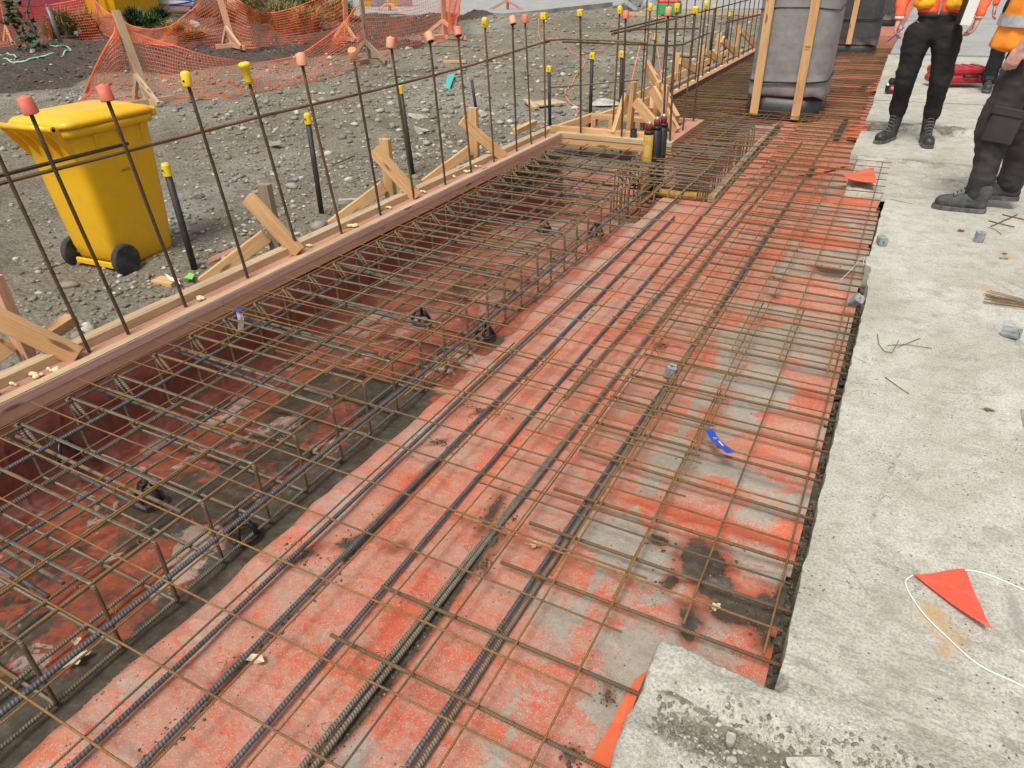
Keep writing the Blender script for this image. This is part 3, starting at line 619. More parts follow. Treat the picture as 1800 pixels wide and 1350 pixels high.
# broken band between the near slab and the next pour
rough_patch('broken_concrete', -.29, 2.2, 5.58, 7.0, lambda X, Y: -0.012-0.035*sstep(5.66, 5.8, Y)*sstep(6.98, 6.7, Y)+ragged(X, Y, .045, 7)+ragged(X, Y, .02, 25)-0.15*(X < -0.265-0*Y)-0.012-.13*sstep(6.0, 5.95, Y)*(X < 0), 'concrete_rough', 0.02,
            lambda X, Y: (X > np.where(Y < 5.93, 0.0, -0.29)) & ((Y > 5.665) | (X < EX)))
# broken faces of the further slabs
rough_patch('broken_face', -.31, 2.2, 8.05, 8.57, lambda X, Y: -0.15+0.14*sstep(8.25, 8.52, Y+ragged(X, Y, .12, 6))+ragged(X, Y, .05, 10), 'concrete_rough', 0.015, None, lambda X, Y: .30+.3*sstep(.4, .6, fbm(X*2, Y*3, 2, 3, 96)))
tr0, tr1, tr2 = at(1140, 1205, 0), at(1345, 1300, 0), at(1600, 1420, 0)
def near_h(X, Y):
    d = (tr1.x-tr0.x, tr1.y-tr0.y); L = math.hypot(*d); s = ((X-tr0.x)*(-d[1])+(Y-tr0.y)*d[0])/L; t = ((X-tr0.x)*d[0]+(Y-tr0.y)*d[1])/L
    s = s+ragged(X, Y, .05, 6)
    z = 0.0+ragged(X, Y, .03, 8)+ragged(X, Y, .012, 30)-0.045*np.exp(-((s+0.035)/0.05)**2)*sstep(-.06, .1, t)
    wide = sstep(0.05, 0.5, t); z = z-0.04*wide*sstep(0.02, -0.06, s)*sstep(-0.26, -0.14, s)
    z = z-0.012*sstep(1.18, 1.3, Y)
    e = np.minimum(X+0.262-0.02*(Y-1.0)*0, 1.25-Y-0.22*np.clip(X+.24, 0, .28)*(X < .06)*0.3); z = z-0.16*sstep(0.022, 0.0, e+ragged(X, Y, .03, 12))*(X < 0.07)
    return z
def near_dirt(X, Y):
    d = (tr1.x-tr0.x, tr1.y-tr0.y); L = math.hypot(*d); s_ = ((X-tr0.x)*(-d[1])+(Y-tr0.y)*d[0])/L; t = ((X-tr0.x)*d[0]+(Y-tr0.y)*d[1])/L
    return 1.0*np.exp(-((s_-.004-.012*np.sin(t*19))/.004)**2)*sstep(0, .03, t)*sstep(.42, .3, t)+np.exp(-((s_+0.03)/(.018+.10*np.clip(t, 0, .6)))**2)*sstep(0.0, .12, t)*0.75+.05
rough_patch('broken_concrete', -.29, 1.7, 0.35, 1.275, near_h, 'concrete_rough', 0.008, lambda X, Y: (X < 0.05) | (Y < 1.262), near_dirt)
def crumbs(rg, n):
    t = rg.random(n)**0.7*0.75; s = rg.normal(-.04, .03+.07*t/.75, n); d = Vector((tr1.x-tr0.x, tr1.y-tr0.y)).normalized()
    X = tr0.x+d.x*t-d.y*s; Y = tr0.y+d.y*t+d.x*s; ok = (Y < 1.2) & (X > -.2); return X[ok], Y[ok]
scatter(5200, crumbs, 0.0010, 0.0085, 4, 12, 'rubble_crumbs', H=near_h, label='crumbled concrete and grit lying in the broken trough at the near slab edge', cat='rubble', kind='stuff')
def gapdirt(rg, n):
    Y = rg.uniform(1.3, 5.5, n); X = rg.uniform(0.0, 0.06, n); return X, Y
scatter(900, gapdirt, 0.004, 0.014, 2, 13, 'gap_dirt', H=lambda X, Y: X*0-.165, mat='dirt', label='dark dirt and bits in the gap between membrane and slab edge', cat='dirt', kind='stuff')
def rock(name, x, y, z, s, label, mat='spacer_grey', seed=1, flat=.8, cat='stone'):
    p = atg(x, y) if y < 360 and x < 1200 else at(x, y, z); bm = bmesh.new(); bmesh.ops.create_icosphere(bm, subdivisions=3, radius=1); rg = np.random.default_rng(seed)
    pl = [Vector(rg.normal(size=3)).normalized() for _ in range(16)]; dd = [rg.uniform(.38, .72) for _ in pl]
    for q in bm.verts:
        for a, d_ in zip(pl, dd):
            k = q.co.dot(a)
            if k > d_: q.co -= a*(k-d_)
        q.co = Vector((q.co.x*s[0], q.co.y*s[1], q.co.z*s[2]))
    me = bpy.data.meshes.new(name); bm.to_mesh(me); bm.free(); me.materials.append(M[mat])
    return tag(link(name, me, loc=p+Vector((0, 0, s[2]*0.45))), label, cat)
rock('concrete_chunk', 1283, 1305, -.03, (.020, .026, .02), 'small pale concrete chunk standing in the crumbs of the near trough', 'concrete', 3)
rock('concrete_chunk', 1284, 1338, -.03, (.014, .014, .012), 'smallest pale concrete chip below the standing chunk', 'concrete', 4)
rock('concrete_chunk', 1420, 1365, -.03, (.085, .055, .04), 'large flat white broken concrete chunk at the bottom edge of the picture', 'concrete', 5, cat='concrete')
rock('pebble', 1427, 1217, -.005, (.012, .009, .006), 'grey oval pebble at the corner of the broken slab edge', 'spacer_grey', 6)
rock('pebble', 1762, 455, 0, (.028, .02, .012), 'dark flat pebble with a pale patch on the slab near the red leaf', 'spacer_grey', 7)
rock('ground_rock', 690, 295, -.25, (.09, .08, .05), 'buff boulder half sunk in the gravel between the second and third black peg', 'stone', 8)
rock('ground_rock', 485, 258, -.25, (.10, .08, .06), 'tan boulder left of the first black peg in gravel', 'stone', 9)
rock('ground_rock', 735, 208, -.25, (.22, .14, .05), 'flat broken white concrete lump in the gravel behind the third black peg', 'concrete', 10)
rock('ground_rock', 742, 235, -.25, (.16, .12, .06), 'pale concrete lump in front of the flat white lump', 'concrete', 11)
rock('ground_rock', 848, 205, -.25, (.12, .10, .06), 'pale grey rock beside the uncapped black peg', 'concrete', 12)
rock('ground_rock', 520, 320, -.25, (.05, .05, .045), 'blue grey stone near the foot of the second yellow capped peg', 'spacer_grey', 13)
rock('ground_rock', 1060, 185, -.25, (.30, .16, .08), 'broken pale concrete heap behind the box-out pegs', 'concrete', 14)
rock('ground_rock', 350, 348, -.25, (.09, .06, .04), 'smooth buff cobble right of the yellow bin', 'stone', 15)

# ------------------------------------------------------------------ timber edge form
O3 = Vector((0, 0, 0))
def run(root, x0, y0, x1, y1, mats, tm='', inner=+1):
    """cross section: front timber, lower board, recessed plank, raised back timber"""
fa = empty('timber_form', (-3.05, 1.0, 0), 'long pink timber edge form with two raised timbers and a recessed plank, nearest run', 'timber form')
org = fa.location
def L2(y, off, z): return (float(form_x(y))-off, y, z)
ys = [-.3, 2.30, 4.62, FB-0.0]
for i in range(3):
    a, b_ = ys[i], ys[i+1]-0.002
    beam('front_timber', L2(a, .027, -.021), L2(b_, .027, -.021), .054, .042, 'wood_faded', fa, origin=org)
    beam('lower_board', L2(a, .030, -.070), L2(b_, .030, -.070), .050, .054, 'wood_orange', fa, origin=org)
    beam('plank', L2(a, .098, -.028), L2(b_, .098, -.028), .088, .036, 'wood_pink', fa, origin=org)
    beam('back_timber', L2(a+.4*i, .178, .0), L2(b_+.4*(i+1)*(i < 2), .178, .0), .068, .064, 'wood_pale', fa, origin=org)
# the top faces of the front timber are a paler tone
for i in range(3):
    a, b_ = ys[i], ys[i+1]-0.002
    beam('top_batten', L2(a, .0265, .0025), L2(b_, .0265, .0025), .050, .004, 'wood_pale', fa, origin=org, bev=0.0005)
# box-out
fb = empty('timber_form', (-2.45, FB+.03, 0), 'square timber box-out form with pale front board beside the pipes', 'timber form'); ob = fb.location
corner = Vector((form_x(FB), FB, 0))
beam('front_timber', (corner.x-.03, FB+.027, -.021), (BX1, FB+.027, -.021), .054, .046, 'wood_pale', fb, origin=ob)
beam('lower_board', (corner.x+.004, FB+.030, -.080), (BX1-.004, FB+.030, -.080), .046, .072, 'wood_light', fb, origin=ob)
beam('plank', (corner.x-.10, FB+.10, -.028), (BX1-.06, FB+.10, -.028), .086, .036, 'wood_pale', fb, origin=ob)
beam('back_timber', (corner.x-.20, FB+.18, .0), (BX1-.30, FB+.18, .0), .068, .064, 'wood_light', fb, origin=ob)
beam('side_timber', (BX1-.027, FB+.058, -.021), (BX1-.027, BY1, -.021), .054, .042, 'wood_pink', fb, origin=ob)
beam('side_board', (BX1-.030, FB+.058, -.085), (BX1-.030, BY1-.01, -.085), .046, .082, 'wood_pink', fb, origin=ob)
beam('side_plank', (BX1-.11, FB+.15, -.026), (BX1-.11, BY1-.1, -.026), .10, .034, 'wood_pink', fb, origin=ob)
beam('side_plank', (-2.14, FB+.24, -.01), (-2.14, BY1-.1, -.01), .045, .06, 'wood_light', fb, origin=ob)
beam('rear_timber', (-2.66, BY1-.027, -.021), (BX1-.056, BY1-.027, -.021), .054, .05, 'wood_pink', fb, origin=ob)
# ladder frame behind the box-out
beam('frame_rail', (-2.95, 7.45, .05), (-2.30, 7.45, .05), .09, .045, 'wood_light', fb, origin=ob)
beam('frame_rail', (-2.95, 7.40, -.075), (-2.30, 7.40, -.075), .05, .045, 'wood_pink', fb, origin=ob)
for q in (-2.92, -2.72, -2.42): beam('frame_block', (q, 7.43, -.055), (q, 7.43, .027), .05, .07, 'wood_light', fb, origin=ob, up=(0, 1, 0))
# far run
fc = empty('timber_form', (FX2, 12, 0), 'far timber edge form run with dark maroon inner face behind the box-out', 'timber form'); oc = fc.location
for a, b_ in ((BY1, 12.0), (12.0, 17.0), (17.0, 24)):
    b2 = b_-.004
    beam('front_timber', (FX2-.027, a, -.045), (FX2-.027, b2, -.045), .054, .09, 'wood_maroon', fc, origin=oc)
    beam('plank', (FX2-.10, a, -.028), (FX2-.10, b2, -.028), .088, .036, 'wood_pale', fc, origin=oc)
    beam('back_timber', (FX2-.18, a, .0), (FX2-.18, b2, .0), .068, .064, 'wood_old', fc, origin=oc)
    beam('top_batten', (FX2-.0265, a, .0025), (FX2-.0265, b2, .0025), .050, .004, 'wood_pink', fc, origin=oc, bev=.0005)

# braces: stake + sloping brace + ground strut
def screw(parent, p, org, r=0.009):
    mb = MB(); mb.lathe([(r, 0), (r*.8, .003), (0, .004)], 8); return mb.build('screw', 'steel_pole', parent, loc=Vector(p)-Vector(org), rot=rotz_to((.3, -.6, .6)))
def brace(label, foot, top, stake_b, stake_t, strut0=None, strut1=None, m1='wood_light', m2='wood_light', w=.09):
    root = empty('form_brace', (stake_b[0], stake_b[1], -.25), label, 'timber brace', 'timber braces holding the edge form'); o = root.location
    foot, top = Vector(foot), Vector(top); d = (top-foot).normalized()
    side = Vector((0, 1, 0)) if abs(d.y) < .7 else Vector((1, 0, 0))
    beam('sloping_brace', foot, top, .045, w, m1, root, origin=o)
    beam('stake', stake_b, stake_t, .045, w*.95, m2, root, origin=o, up=(1, 0, 0))
    if strut0 is not None: beam('ground_strut', strut0, strut1, .045, .085, m1, root, origin=o)
    R = rotx_to(top-foot)
    for t, s in ((0.06, -.02), (0.9, .02), (0.8, -.02)):
        p = foot.lerp(top, t)+R @ Vector((0, -.0235, s)); screw(root, p, o)
    return root
XS = -3.33
for lab, fp, tp, sb, st_, s0 in [
        ('nearest timber brace at the left picture edge with a stamped reddish stake', (108, 620), (-20, 490), (20, 470), (18, 470), (128, 575)),
        ('timber brace with a greyish stake, second from the left of the long form', (520, 442), (440, 338), (458, 325), (0, 0), (430, 440)),
        ('timber brace left of the third black peg with a clean pale stake', (732, 345), (662, 256), (672, 245), (0, 0), (640, 350)),
        ('timber brace in front of the uncapped black peg, nearest the box-out', (873, 272), (815, 205), (828, 190), (0, 0), (790, 285))]:
    f = at(*fp, .02); f.x = -3.10; 
    p = onX(*(tp if tp[0] > 0 else (0, 515)), -3.34)
    if tp[0] < 0: p = Vector((-3.34, f.y-.17, .33))
    ytop = p.y-0.0
    stt = onX(*sb, -3.40) if sb[0] > 30 else Vector((-3.40, p.y+.12, .36))
    stt.z = min(stt.z, .42)
    brace(lab, (f.x+.03, f.y+.03, .0), (p.x-.02, ytop-.01, p.z-.03), (stt.x, stt.y+.03, -.35), (stt.x, stt.y+.03, stt.z), (-3.42, stt.y-.02, .03), (-3.75, stt.y-.32, -.24),
          'wood_light', 'wood_orange' if fp[0] < 200 else ('wood_old' if fp[0] == 520 else 'wood_light'))
o_ = tag(beam('timber_offcut', at(85, 588, .02), at(128, 560, .035), .07, .05, 'wood_light'), 'short timber offcut lying on the form behind the nearest brace', 'offcut')
# far braces
ycur = 8.6
for i, (sx, sy, fx_, fy_) in enumerate([(1188, 95, 1230, 140), (1232, 80, 1268, 118), (1262, 60, 1300, 97), (1297, 45, 1322, 85)]):
    s_ = onX(sx, sy, FX2-.42); f = at(fx_, fy_, .02); 
    brace(['stake brace just behind the box-out on the far form', 'second stake brace behind the box-out on the far form', 'third stake brace behind the box-out, left of the wrapped column', 'last visible stake brace tucked against the wrapped column'][i],
          (FX2-.12, s_.y+.5, .0), (FX2-.33, s_.y-.05, s_.z-.08), (FX2-.42, s_.y+.1, -.35), (FX2-.42, s_.y+.1, s_.z), (FX2-.4, s_.y+.1, .03), (FX2-.85, s_.y-.3, -.22))
# crossed stakes in the box-out
root = empty('form_brace', (-2.3, 7.15, -.2), 'cluster of upright and raking timbers crossing inside the square box-out', 'timber brace', 'timber braces holding the edge form'); o = root.location
beam('stake', (-2.42, 7.12, -.35), (-2.40, 7.12, .46), .09, .045, 'wood_light', root, origin=o, up=(1, 0, 0))
beam('stake', (-2.30, 7.62, -.35), (-2.30, 7.62, .40), .09, .045, 'wood_light', root, origin=o, up=(1, 0, 0))
beam('stake', (-2.12, 7.30, -.35), (-2.12, 7.30, .42), .07, .045, 'wood_orange', root, origin=o, up=(1, 0, 0))
for a, b_ in (((-2.50, 6.92, .0), (-2.46, 7.10, .34)), ((-1.98, 6.95, .0), (-2.34, 7.02, .30)), ((-1.96, 7.25, .0), (-2.30, 7.42, .36)), ((-2.55, 8.2, .30), (-2.35, 7.62, .10))):
    beam('sloping_brace', a, b_, .045, .09, 'wood_light', root, origin=o)
q0, q1 = onY(1145, 170, 7.9), onY(1200, 225, 7.5)
beam('sloping_brace', onY(1136, 112, 8.0), onY(1190, 210, 7.35), .045, .09, 'wood_light', root, origin=o)
beam('ground_strut', (-2.95, 7.6, .0), (-2.5, 8.1, .14), .045, .09, 'wood_light', root, origin=o)
beam('ground_strut', (-3.35, 7.1, -.1), (-2.98, 7.55, .02), .045, .09, 'wood_light', root, origin=o)
# timber leaning at the corner (short strut at the left of the box-out)
tag(beam('timber_offcut', at(905, 232, .02), at(940, 215, .04), .06, .05, 'wood_light'), 'short timber block resting on the form at the box-out corner', 'offcut')
# foam blobs in the plank recess
def foam_blob(x, y, n, s, lab):
    mb = MB(); p = at(x, y, -.005); rg = random.Random(x); s = s*1.35; n = n+2
    for i in range(n):
        c = (rg.uniform(-1, 1)*s*1.6, rg.uniform(-1, 1)*s*.8, s*.3); r = s*rg.uniform(.5, .9)
        mb.lathe([(0.01*r, -r*.6), (r*.7, -r*.35), (r, 0), (r*.75, r*.5), (r*.3, r*.72), (0, r*.75)], 10, c)
    tag(mb.build('foam_blob', 'foam', smooth=True, loc=p), lab, 'expanding foam', 'cream foam blobs squeezed out along the plank')
for i, (x, y, n, s) in enumerate([(28, 675, 3, .010), (62, 660, 6, .013), (95, 651, 3, .014), (350, 526, 5, .013), (545, 433, 3, .010), (617, 398, 5, .016), (683, 367, 5, .015), (742, 338, 2, .013), (795, 311, 5, .016), (818, 302, 3, .016), (838, 294, 3, .015)]):
    foam_blob(x, y, n, s, 'cream foam blob on the plank ' + ['nearest the left picture edge', 'long and stringy beside the first brace', 'touching the foot of the first brace', 'right of the third starter bar', 'at the foot of the second brace', 'between the second brace and third brace, left one', 'between the second brace and third brace, right one', 'at the foot of the third brace', 'largest one past the third brace', 'second one past the third brace', 'third one past the third brace, by the fourth brace'][i])
for i in range(10):
    y_ = 8.5+i*.42; mb = MB(); r = .022
    for k in range(3): mb.lathe([(0.001, -r*.6), (r*.9, 0), (r*.6, r*.6), (0, r*.8)], 8, (random.uniform(-.015, .015), random.uniform(-.03, .03), 0))
    tag(mb.build('foam_blob', 'foam', smooth=True, loc=(FX2-.08, y_, 0)), 'small foam blob in the row along the far form plank', 'expanding foam', 'foam blobs on the far form')

# ------------------------------------------------------------------ starter bars with caps
def cap(kind, p, tilt, mat, label):
    mb = MB(); tilt = (tilt[0]+random.uniform(-.12, .12), tilt[1]+random.uniform(-.12, .12), 0); R = (Euler(tilt).to_matrix())
    if kind == 'dome': prof = [(.021, -.045), (.023, -.040), (.024, .010), (.020, .022), (.010, .027), (0, .028)]
    elif kind == 'flare': prof = [(.017, -.075), (.018, -.06), (.022, .0), (.031, .012), (.031, .024), (.022, .030), (0, .031)]
    elif kind == 'square': prof = None
    else: prof = [(.029, -.034), (.030, -.030), (.027, .026), (.024, .030), (.011, .032), (.010, .035), (0, .036)]
    if prof: mb.lathe(prof, 18, (0, 0, 0), R)
    else: mb.box((0, 0, -.005), (.052, .052, .058), R, bev=.006)
    if kind == 'round': mb.lathe([(.0225, -.0345), (.0225, -.036), (0.001, -.036)], 14, (0, 0, 0), R, 1)
    if kind in ('dome', 'square'): mb.box(R @ Vector((0.006, -.0245, -.018)), (.008, .004, .008), R, 1)
    return tag(mb.build('safety_cap', [mat, 'ink'], smooth=(kind != 'square'), loc=p), label, 'bar cap', 'plastic safety caps on the starter bars')
ST = [  # base px, top-cap px, cap kind, material, tilt, words
    ((155, 615), None, 'round', 'cap_coral', (0, 0, 0), 'nearest the first brace, at the left picture edge'),
    ((225, 585), (50, 190), 'round', 'cap_coral', (.1, -.05, 0), 'crossing the left part of the yellow bin'),
    ((327, 540), (186, 168), 'round', 'cap_coral', (-.05, -.1, 0), 'crossing the right part of the yellow bin'),
    ((434, 488), (328, 140), 'dome', 'cap_yellow', (0, -.15, 0), 'first one right of the bin'),
    ((515, 410), (432, 125), 'flare', 'cap_yellow', (0, -.1, 0), 'behind the second brace with a flared cap'),
    ((602, 408), (530, 108), 'round', 'cap_peach', (0, -.15, 0), 'between the first tall peg and the second brace'),
    ((668, 372), (621, 98), 'round', 'cap_peach', (.5, .3, 0), 'left of the third brace, its cap tipped open'),
    ((728, 340), (687, 78), 'round', 'cap_peach', (0, 0, 0), 'in line with the third black peg'),
    ((782, 322), (755, 68), 'round', 'cap_peach', (-.2, -.45, 0), 'past the third brace, its pale cap tilted left'),
    ((828, 298), (805, 58), 'round', 'cap_coral', (-.2, -.35, 0), 'in front of the uncapped peg, coral cap tilted'),
    ((868, 276), (852, 40), 'dome', 'cap_yellow', (0, 0, 0), 'beside the fourth brace with a yellow dome'),
    ((907, 257), (901, 38), 'round', 'cap_peach', (-.2, -.35, 0), 'past the fourth brace with a pale peach cap'),
    ((935, 250), (923, 35), 'round', 'cap_coral', (0, -.1, 0), 'second before the box-out corner, coral capped'),
    ((958, 237), (956, 30), 'square', 'cap_yellow', (0, 0, 0), 'at the box-out corner with a square yellow cap')]
def starter(pb, pt, label, r=.0085, mat='starter_rust', grp='rusty starter bars standing along the long form'):
    return tag(bar('starter_bar', pb, pt, r, mat, wob=.003, seg=.15), label, 'rebar', grp)
for i, (b_, t, kd, cm, tl, wd) in enumerate(ST):
    pb = onX(*b_, -3.08); pb.z = -.25; y0 = onX(*b_, -3.08).y
    if i == 4: y0 = 3.0
    pb.y = y0+.02
    pt = onX(*t, -3.08) if t else Vector((-3.08, y0-.07, 1.07))
    starter(pb, pt, 'upright rusty starter bar '+wd)
    cap(kd, pt+Vector((0, 0, .012)), tl, cm, {'cap_coral': 'coral', 'cap_peach': 'peach', 'cap_yellow': 'yellow'}[cm]+' safety cap on the bar '+wd)
starter((-3.08, 1.20, -.25), (-3.08, 1.11, 1.07), 'upright rusty starter bar out of frame beyond the left picture edge')
BXs = [((1022, 236), (1020, 24), 'square', 'cap_yellow', 'right of the box-out corner with a square yellow cap'),
       ((1093, 242), (1100, 28), 'round', 'cap_coral', 'on the middle of the box-out front with a coral cap'),
       ((1168, 247), (1175, 22), 'round', 'cap_peach', 'on the box-out front near the pipes, peach capped'),
       ((1180, 249), (1190, 14), 'dome', 'cap_yellow', 'at the right front corner of the box-out, yellow capped')]
for b_, t, kd, cm, wd in BXs:
    p = onY(*b_, 6.82); q = onY(*t, 6.80); starter((p.x, 6.82, -.3), (q.x, 6.80, q.z), 'upright starter bar '+wd, .010, grp='starter bars round the box-out')
    cap(kd, q+Vector((0, 0, .012)), (0, 0, 0), cm, 'safety cap '+wd)
for (x, y, kd, cm, ztop, wd) in [(-1.93, 7.36, 'square', 'cap_yellow', 1.07, 'halfway along the right side of the box-out'), (-1.97, 7.90, 'dome', 'cap_yellow', 1.09, 'at the right rear corner of the box-out'),
                              (-2.52, 7.83, 'dome', 'cap_yellow', 1.07, 'at the left rear corner of the box-out'), (-2.62, 7.2, 'dome', 'cap_yellow', 1.08, 'on the left side of the box-out')]:
    starter((x, y, -.3), (x+.01, y-.01, ztop), 'tall starter bar '+wd, .009, grp='starter bars round the box-out'); cap(kd, Vector((x+.01, y-.01, ztop+.01)), (0, 0, 0), cm, 'yellow safety cap on the tall starter bar '+wd)
for i in range(22):
    y = 8.35+i*.40
    tag(bar('starter_bar', (FX2-.09, y, -.2), (FX2-.09, y-.04, 1.12+.01*(i % 3)), .008, 'starter_rust', wob=.003), 'dark starter bar in the close row along the far form', 'rebar', 'starter bars along the far form')
# horizontals tied to the starters
def hbar(name, pts, r, mat, label, grp=None, cat='rebar'):
    mb = MB(); mb.tube(pts, r, 8); return tag(mb.build(name, mat, smooth=True), label, cat, grp)
hb = [(-3.105, .2, .775), (-3.105, 2.0, .79), (-3.105, 3.0, .80), (-3.105, 4.0, .79), (-3.105, 5.2, .80), (-3.105, 6.45, .845), (-3.06, 6.58, .85)]
hbar('tie_bar', hb, .0085, 'starter_rust', 'long horizontal rusty bar tied across the tall starter bars')
hbar('tie_bar', [(-3.125, .2, .795), (-3.125, 1.2, .805), (-3.125, 2.12, .818)], .0085, 'starter_rust', 'short lapping bar above the long horizontal bar in front of the bin')
hbar('tie_bar', [(-3.07, 6.50, .865), (-3.02, 6.78, .855), (-2.6, 6.84, .85), (-2.2, 6.84, .835)], .010, 'steel_dusty', 'ribbed bent bar tied across the front of the box-out starter bars')
hbar('tie_bar', [(-3.05, 6.84, .825), (-2.4, 6.84, .82), (-1.98, 6.84, .82), (-1.9, 6.95, .82), (-1.93, 7.95, .83)], .007, 'starter_rust', 'thin bar bent round the box-out starter bars')
hbar('tie_bar', [(-2.72, 7.35, .87), (-2.55, 7.7, .88), (-2.0, 7.86, .88)], .007, 'starter_rust', 'thin bar tied behind the box-out bars')
hbar('tie_bar', [(-2.72, 7.3, .86), (-2.71, 9, .86), (-2.71, 12, .86), (-2.71, 17, .87)], .009, 'starter_rust', 'long horizontal bar tied along the far row of starter bars')
hbar('tie_bar', [(-2.735, 7.3, .885), (-2.735, 9.1, .885)], .009, 'starter_rust', 'lapping bar above the far horizontal bar')
hbar('tie_bar', [onY(968, 154, 8.3), onY(1122, 141, 8.2)], .006, 'starter_rust', 'thin bar lying level across the two black pegs by the box-out')

# ------------------------------------------------------------------ reinforcing mesh sheets
def sheet(label, X, Y, xa, xb, ya, yb, z, sk=0.0, dz=0.006, r=.0033, sag=None):
    root = empty('mesh_sheet', ((xa+xb)/2, (ya+yb)/2, z), label, 'steel mesh', 'overlapping reinforcing mesh sheets'); o = root.location
    for i, x in enumerate(X):
        e0 = random.uniform(-.012, .012)
        ob_ = bar('long_wire', (x, ya, z), (x+sk*(yb-ya), yb, z), r, 'wire_rust', root, wob=.0025, seg=.21, sides=6, origin=o)
    for y in Y:
        bar('cross_wire', (xa, y-sk*0, z+dz+sk), (xb, y-sk*(xb-xa), z+dz), r, 'wire_rust', root, wob=.0025, seg=.21, sides=6, origin=o)
    return root
PX_ = [-2.845, -2.635, -2.42, -2.205, -1.995, -1.785, -1.573, -1.362, -1.16, -.965, -.775, -.585, -.40]
sheet('rusty reinforcing mesh sheet over the nearest part of the trench', PX_, [.17, .38, .59, .80, 1.01, 1.22, 1.43, 1.64, 1.83, 2.03, 2.24, 2.45], -2.93, -.345, .05, 2.56, -.030)
sheet('rusty reinforcing mesh sheet over the trench from its middle to the box-out', [x+.022 for x in PX_], [2.065+.205*k for k in range(22)], -2.90, -.36, 1.94, 6.50, -.022, sk=0.002)
sheet('rusty reinforcing mesh sheet lying beside the broken slab corner in the foreground', [-.79, -.60, -.41, -.21, 0.0], [1.42, 1.60, 1.775, 1.955, 2.16, 2.365, 2.57, 2.77, 2.975, 3.18, 3.385], -1.0, .03, 1.33, 3.52, -.038)
sheet('rusty reinforcing mesh sheet beside the middle of the near slab', [-.83, -.63, -.44, -.235, -.03], [3.02+.2*k for k in range(28)], -1.05, .02, 2.9, 8.6, -.030, sk=-0.004)
sheet('reinforcing mesh sheet between the box-out and the wrapped column', [-1.74, -1.53, -1.33, -1.12, -.92, -.72], [6.3+.2*k for k in range(14)], -1.84, -.5, 6.2, 9.0, -.012, sk=0)
sheet('far reinforcing mesh sheet left of the wrapped column', [-2.5, -2.3, -2.1, -1.9, -1.7, -1.5, -1.3], [8.4+.2*k for k in range(38)], -2.56, -1.2, 8.3, 16, -.03)
sheet('far reinforcing mesh sheet right of the wrapped columns', [-1.0, -.8, -.6, -.42], [8.5+.2*k for k in range(50)], -1.2, -.36, 8.4, 18.5, -.026)

# ---- thick longitudinal bars
def lbar(x0, y0, x1, y1, z, r, mat, label, grp=None): 
    tag(bar('long_bar', (x0, y0, z), (x1, y1, z), r*.84, mat, wob=.004, seg=.3, sides=10), label, 'rebar', grp)
G1 = 'thick ribbed bars along the trench'
lbar(-2.85, -.1, -2.86, 6.55, -.065, .008, 'steel_new', 'thick ribbed bar nearest the timber form along the top of the trench cage', G1)
lbar(-2.63, -.1, -2.63, 6.5, -.066, .010, 'steel_new', 'thick ribbed bar second from the timber form in the trench cage', G1)
lbar(-2.425, -.1, -2.42, 6.5, -.066, .010, 'steel_dusty', 'thick rusty ribbed bar third from the timber form in the trench cage', G1)
lbar(-2.22, -.1, -2.22, 6.55, -.062, .008, 'steel_new', 'thick ribbed bar fourth from the timber form in the trench cage', G1)
lbar(-2.035, -.1, -2.03, 6.5, -.062, .010, 'steel_dusty', 'dusty ribbed bar fifth from the timber form in the trench cage', G1)
lbar(-1.815, -.1, -1.825, 6.1, -.065, .008, 'steel_dusty', 'dusty bar at the top right corner of the trench stirrups', G1)
lbar(-1.655, .0, -1.66, 6.3, -.085, .0105, 'steel_new', 'bright blue grey ribbed bar just right of the trench stirrups', G1)
lbar(-1.372, .1, -1.375, 5.3, -.082, .0088, 'steel_new', 'ribbed bar along the edge where the membrane drops into the trench', G1)
lbar(-1.222, .2, -1.265, 4.85, -.085, .0088, 'steel_new', 'ribbed bar second from the trench on the pink membrane', G1)
lbar(-1.035, .3, -1.095, 4.95, -.085, .0088, 'steel_new', 'ribbed bar third from the trench, nearest length on the pink membrane', G1)
lbar(-.99, 2.3, -.86, 6.6, -.080, .0088, 'steel_dusty', 'ribbed bar lapping onto the third bar and running on to the pit', G1)
lbar(-.885, .35, -.80, 7.6, -.078, .009, 'steel_dusty', 'dusty ribbed bar, left of a tied pair on the membrane', G1)
lbar(-.861, .3, -.858, 2.4, -.083, .009, 'steel_dusty', 'pale ribbed bar, right of a tied pair on the membrane', G1)
lbar(-.672, .5, -.585, 5.5, -.078, .0085, 'steel_new', 'dark ribbed bar, left of the pair under the dowel ends', G1)
lbar(-.648, .5, -.575, 8.4, -.083, .0085, 'steel_dusty', 'rusty ribbed bar, right of the pair under the dowel ends', G1)
for (x, z), wd in zip(((-2.80, -.315), (-2.5, -.32), (-2.18, -.315), (-1.965, -.318), (-1.80, -.318)), ('against the form wall', 'second from the form wall', 'in the middle', 'second from the stirrup feet', 'in the stirrup corners')):
    lbar(x, -.1, x, 6.4, z, .008, 'steel_dusty', 'ribbed bar along the bottom of the trench cage, '+wd, 'bottom bars of the trench cage')
for x, y0, y1, z in ((-1.36, 5.2, 8.2, -.055), (-1.56, 5.0, 8.2, -.06), (-1.75, 5.6, 9.2, -.06), (-2.0, 8.1, 15, -.06), (-2.3, 8.1, 15, -.06), (-1.36, 5.5, 8.0, -.48), (-1.1, 5.0, 8.2, -.09)):
    lbar(x, y0, x-.01, y1, z, .011, 'steel_dusty', 'thick dusty bar of the cage passing the box-out pit', 'long bars of the cage by the box-out')

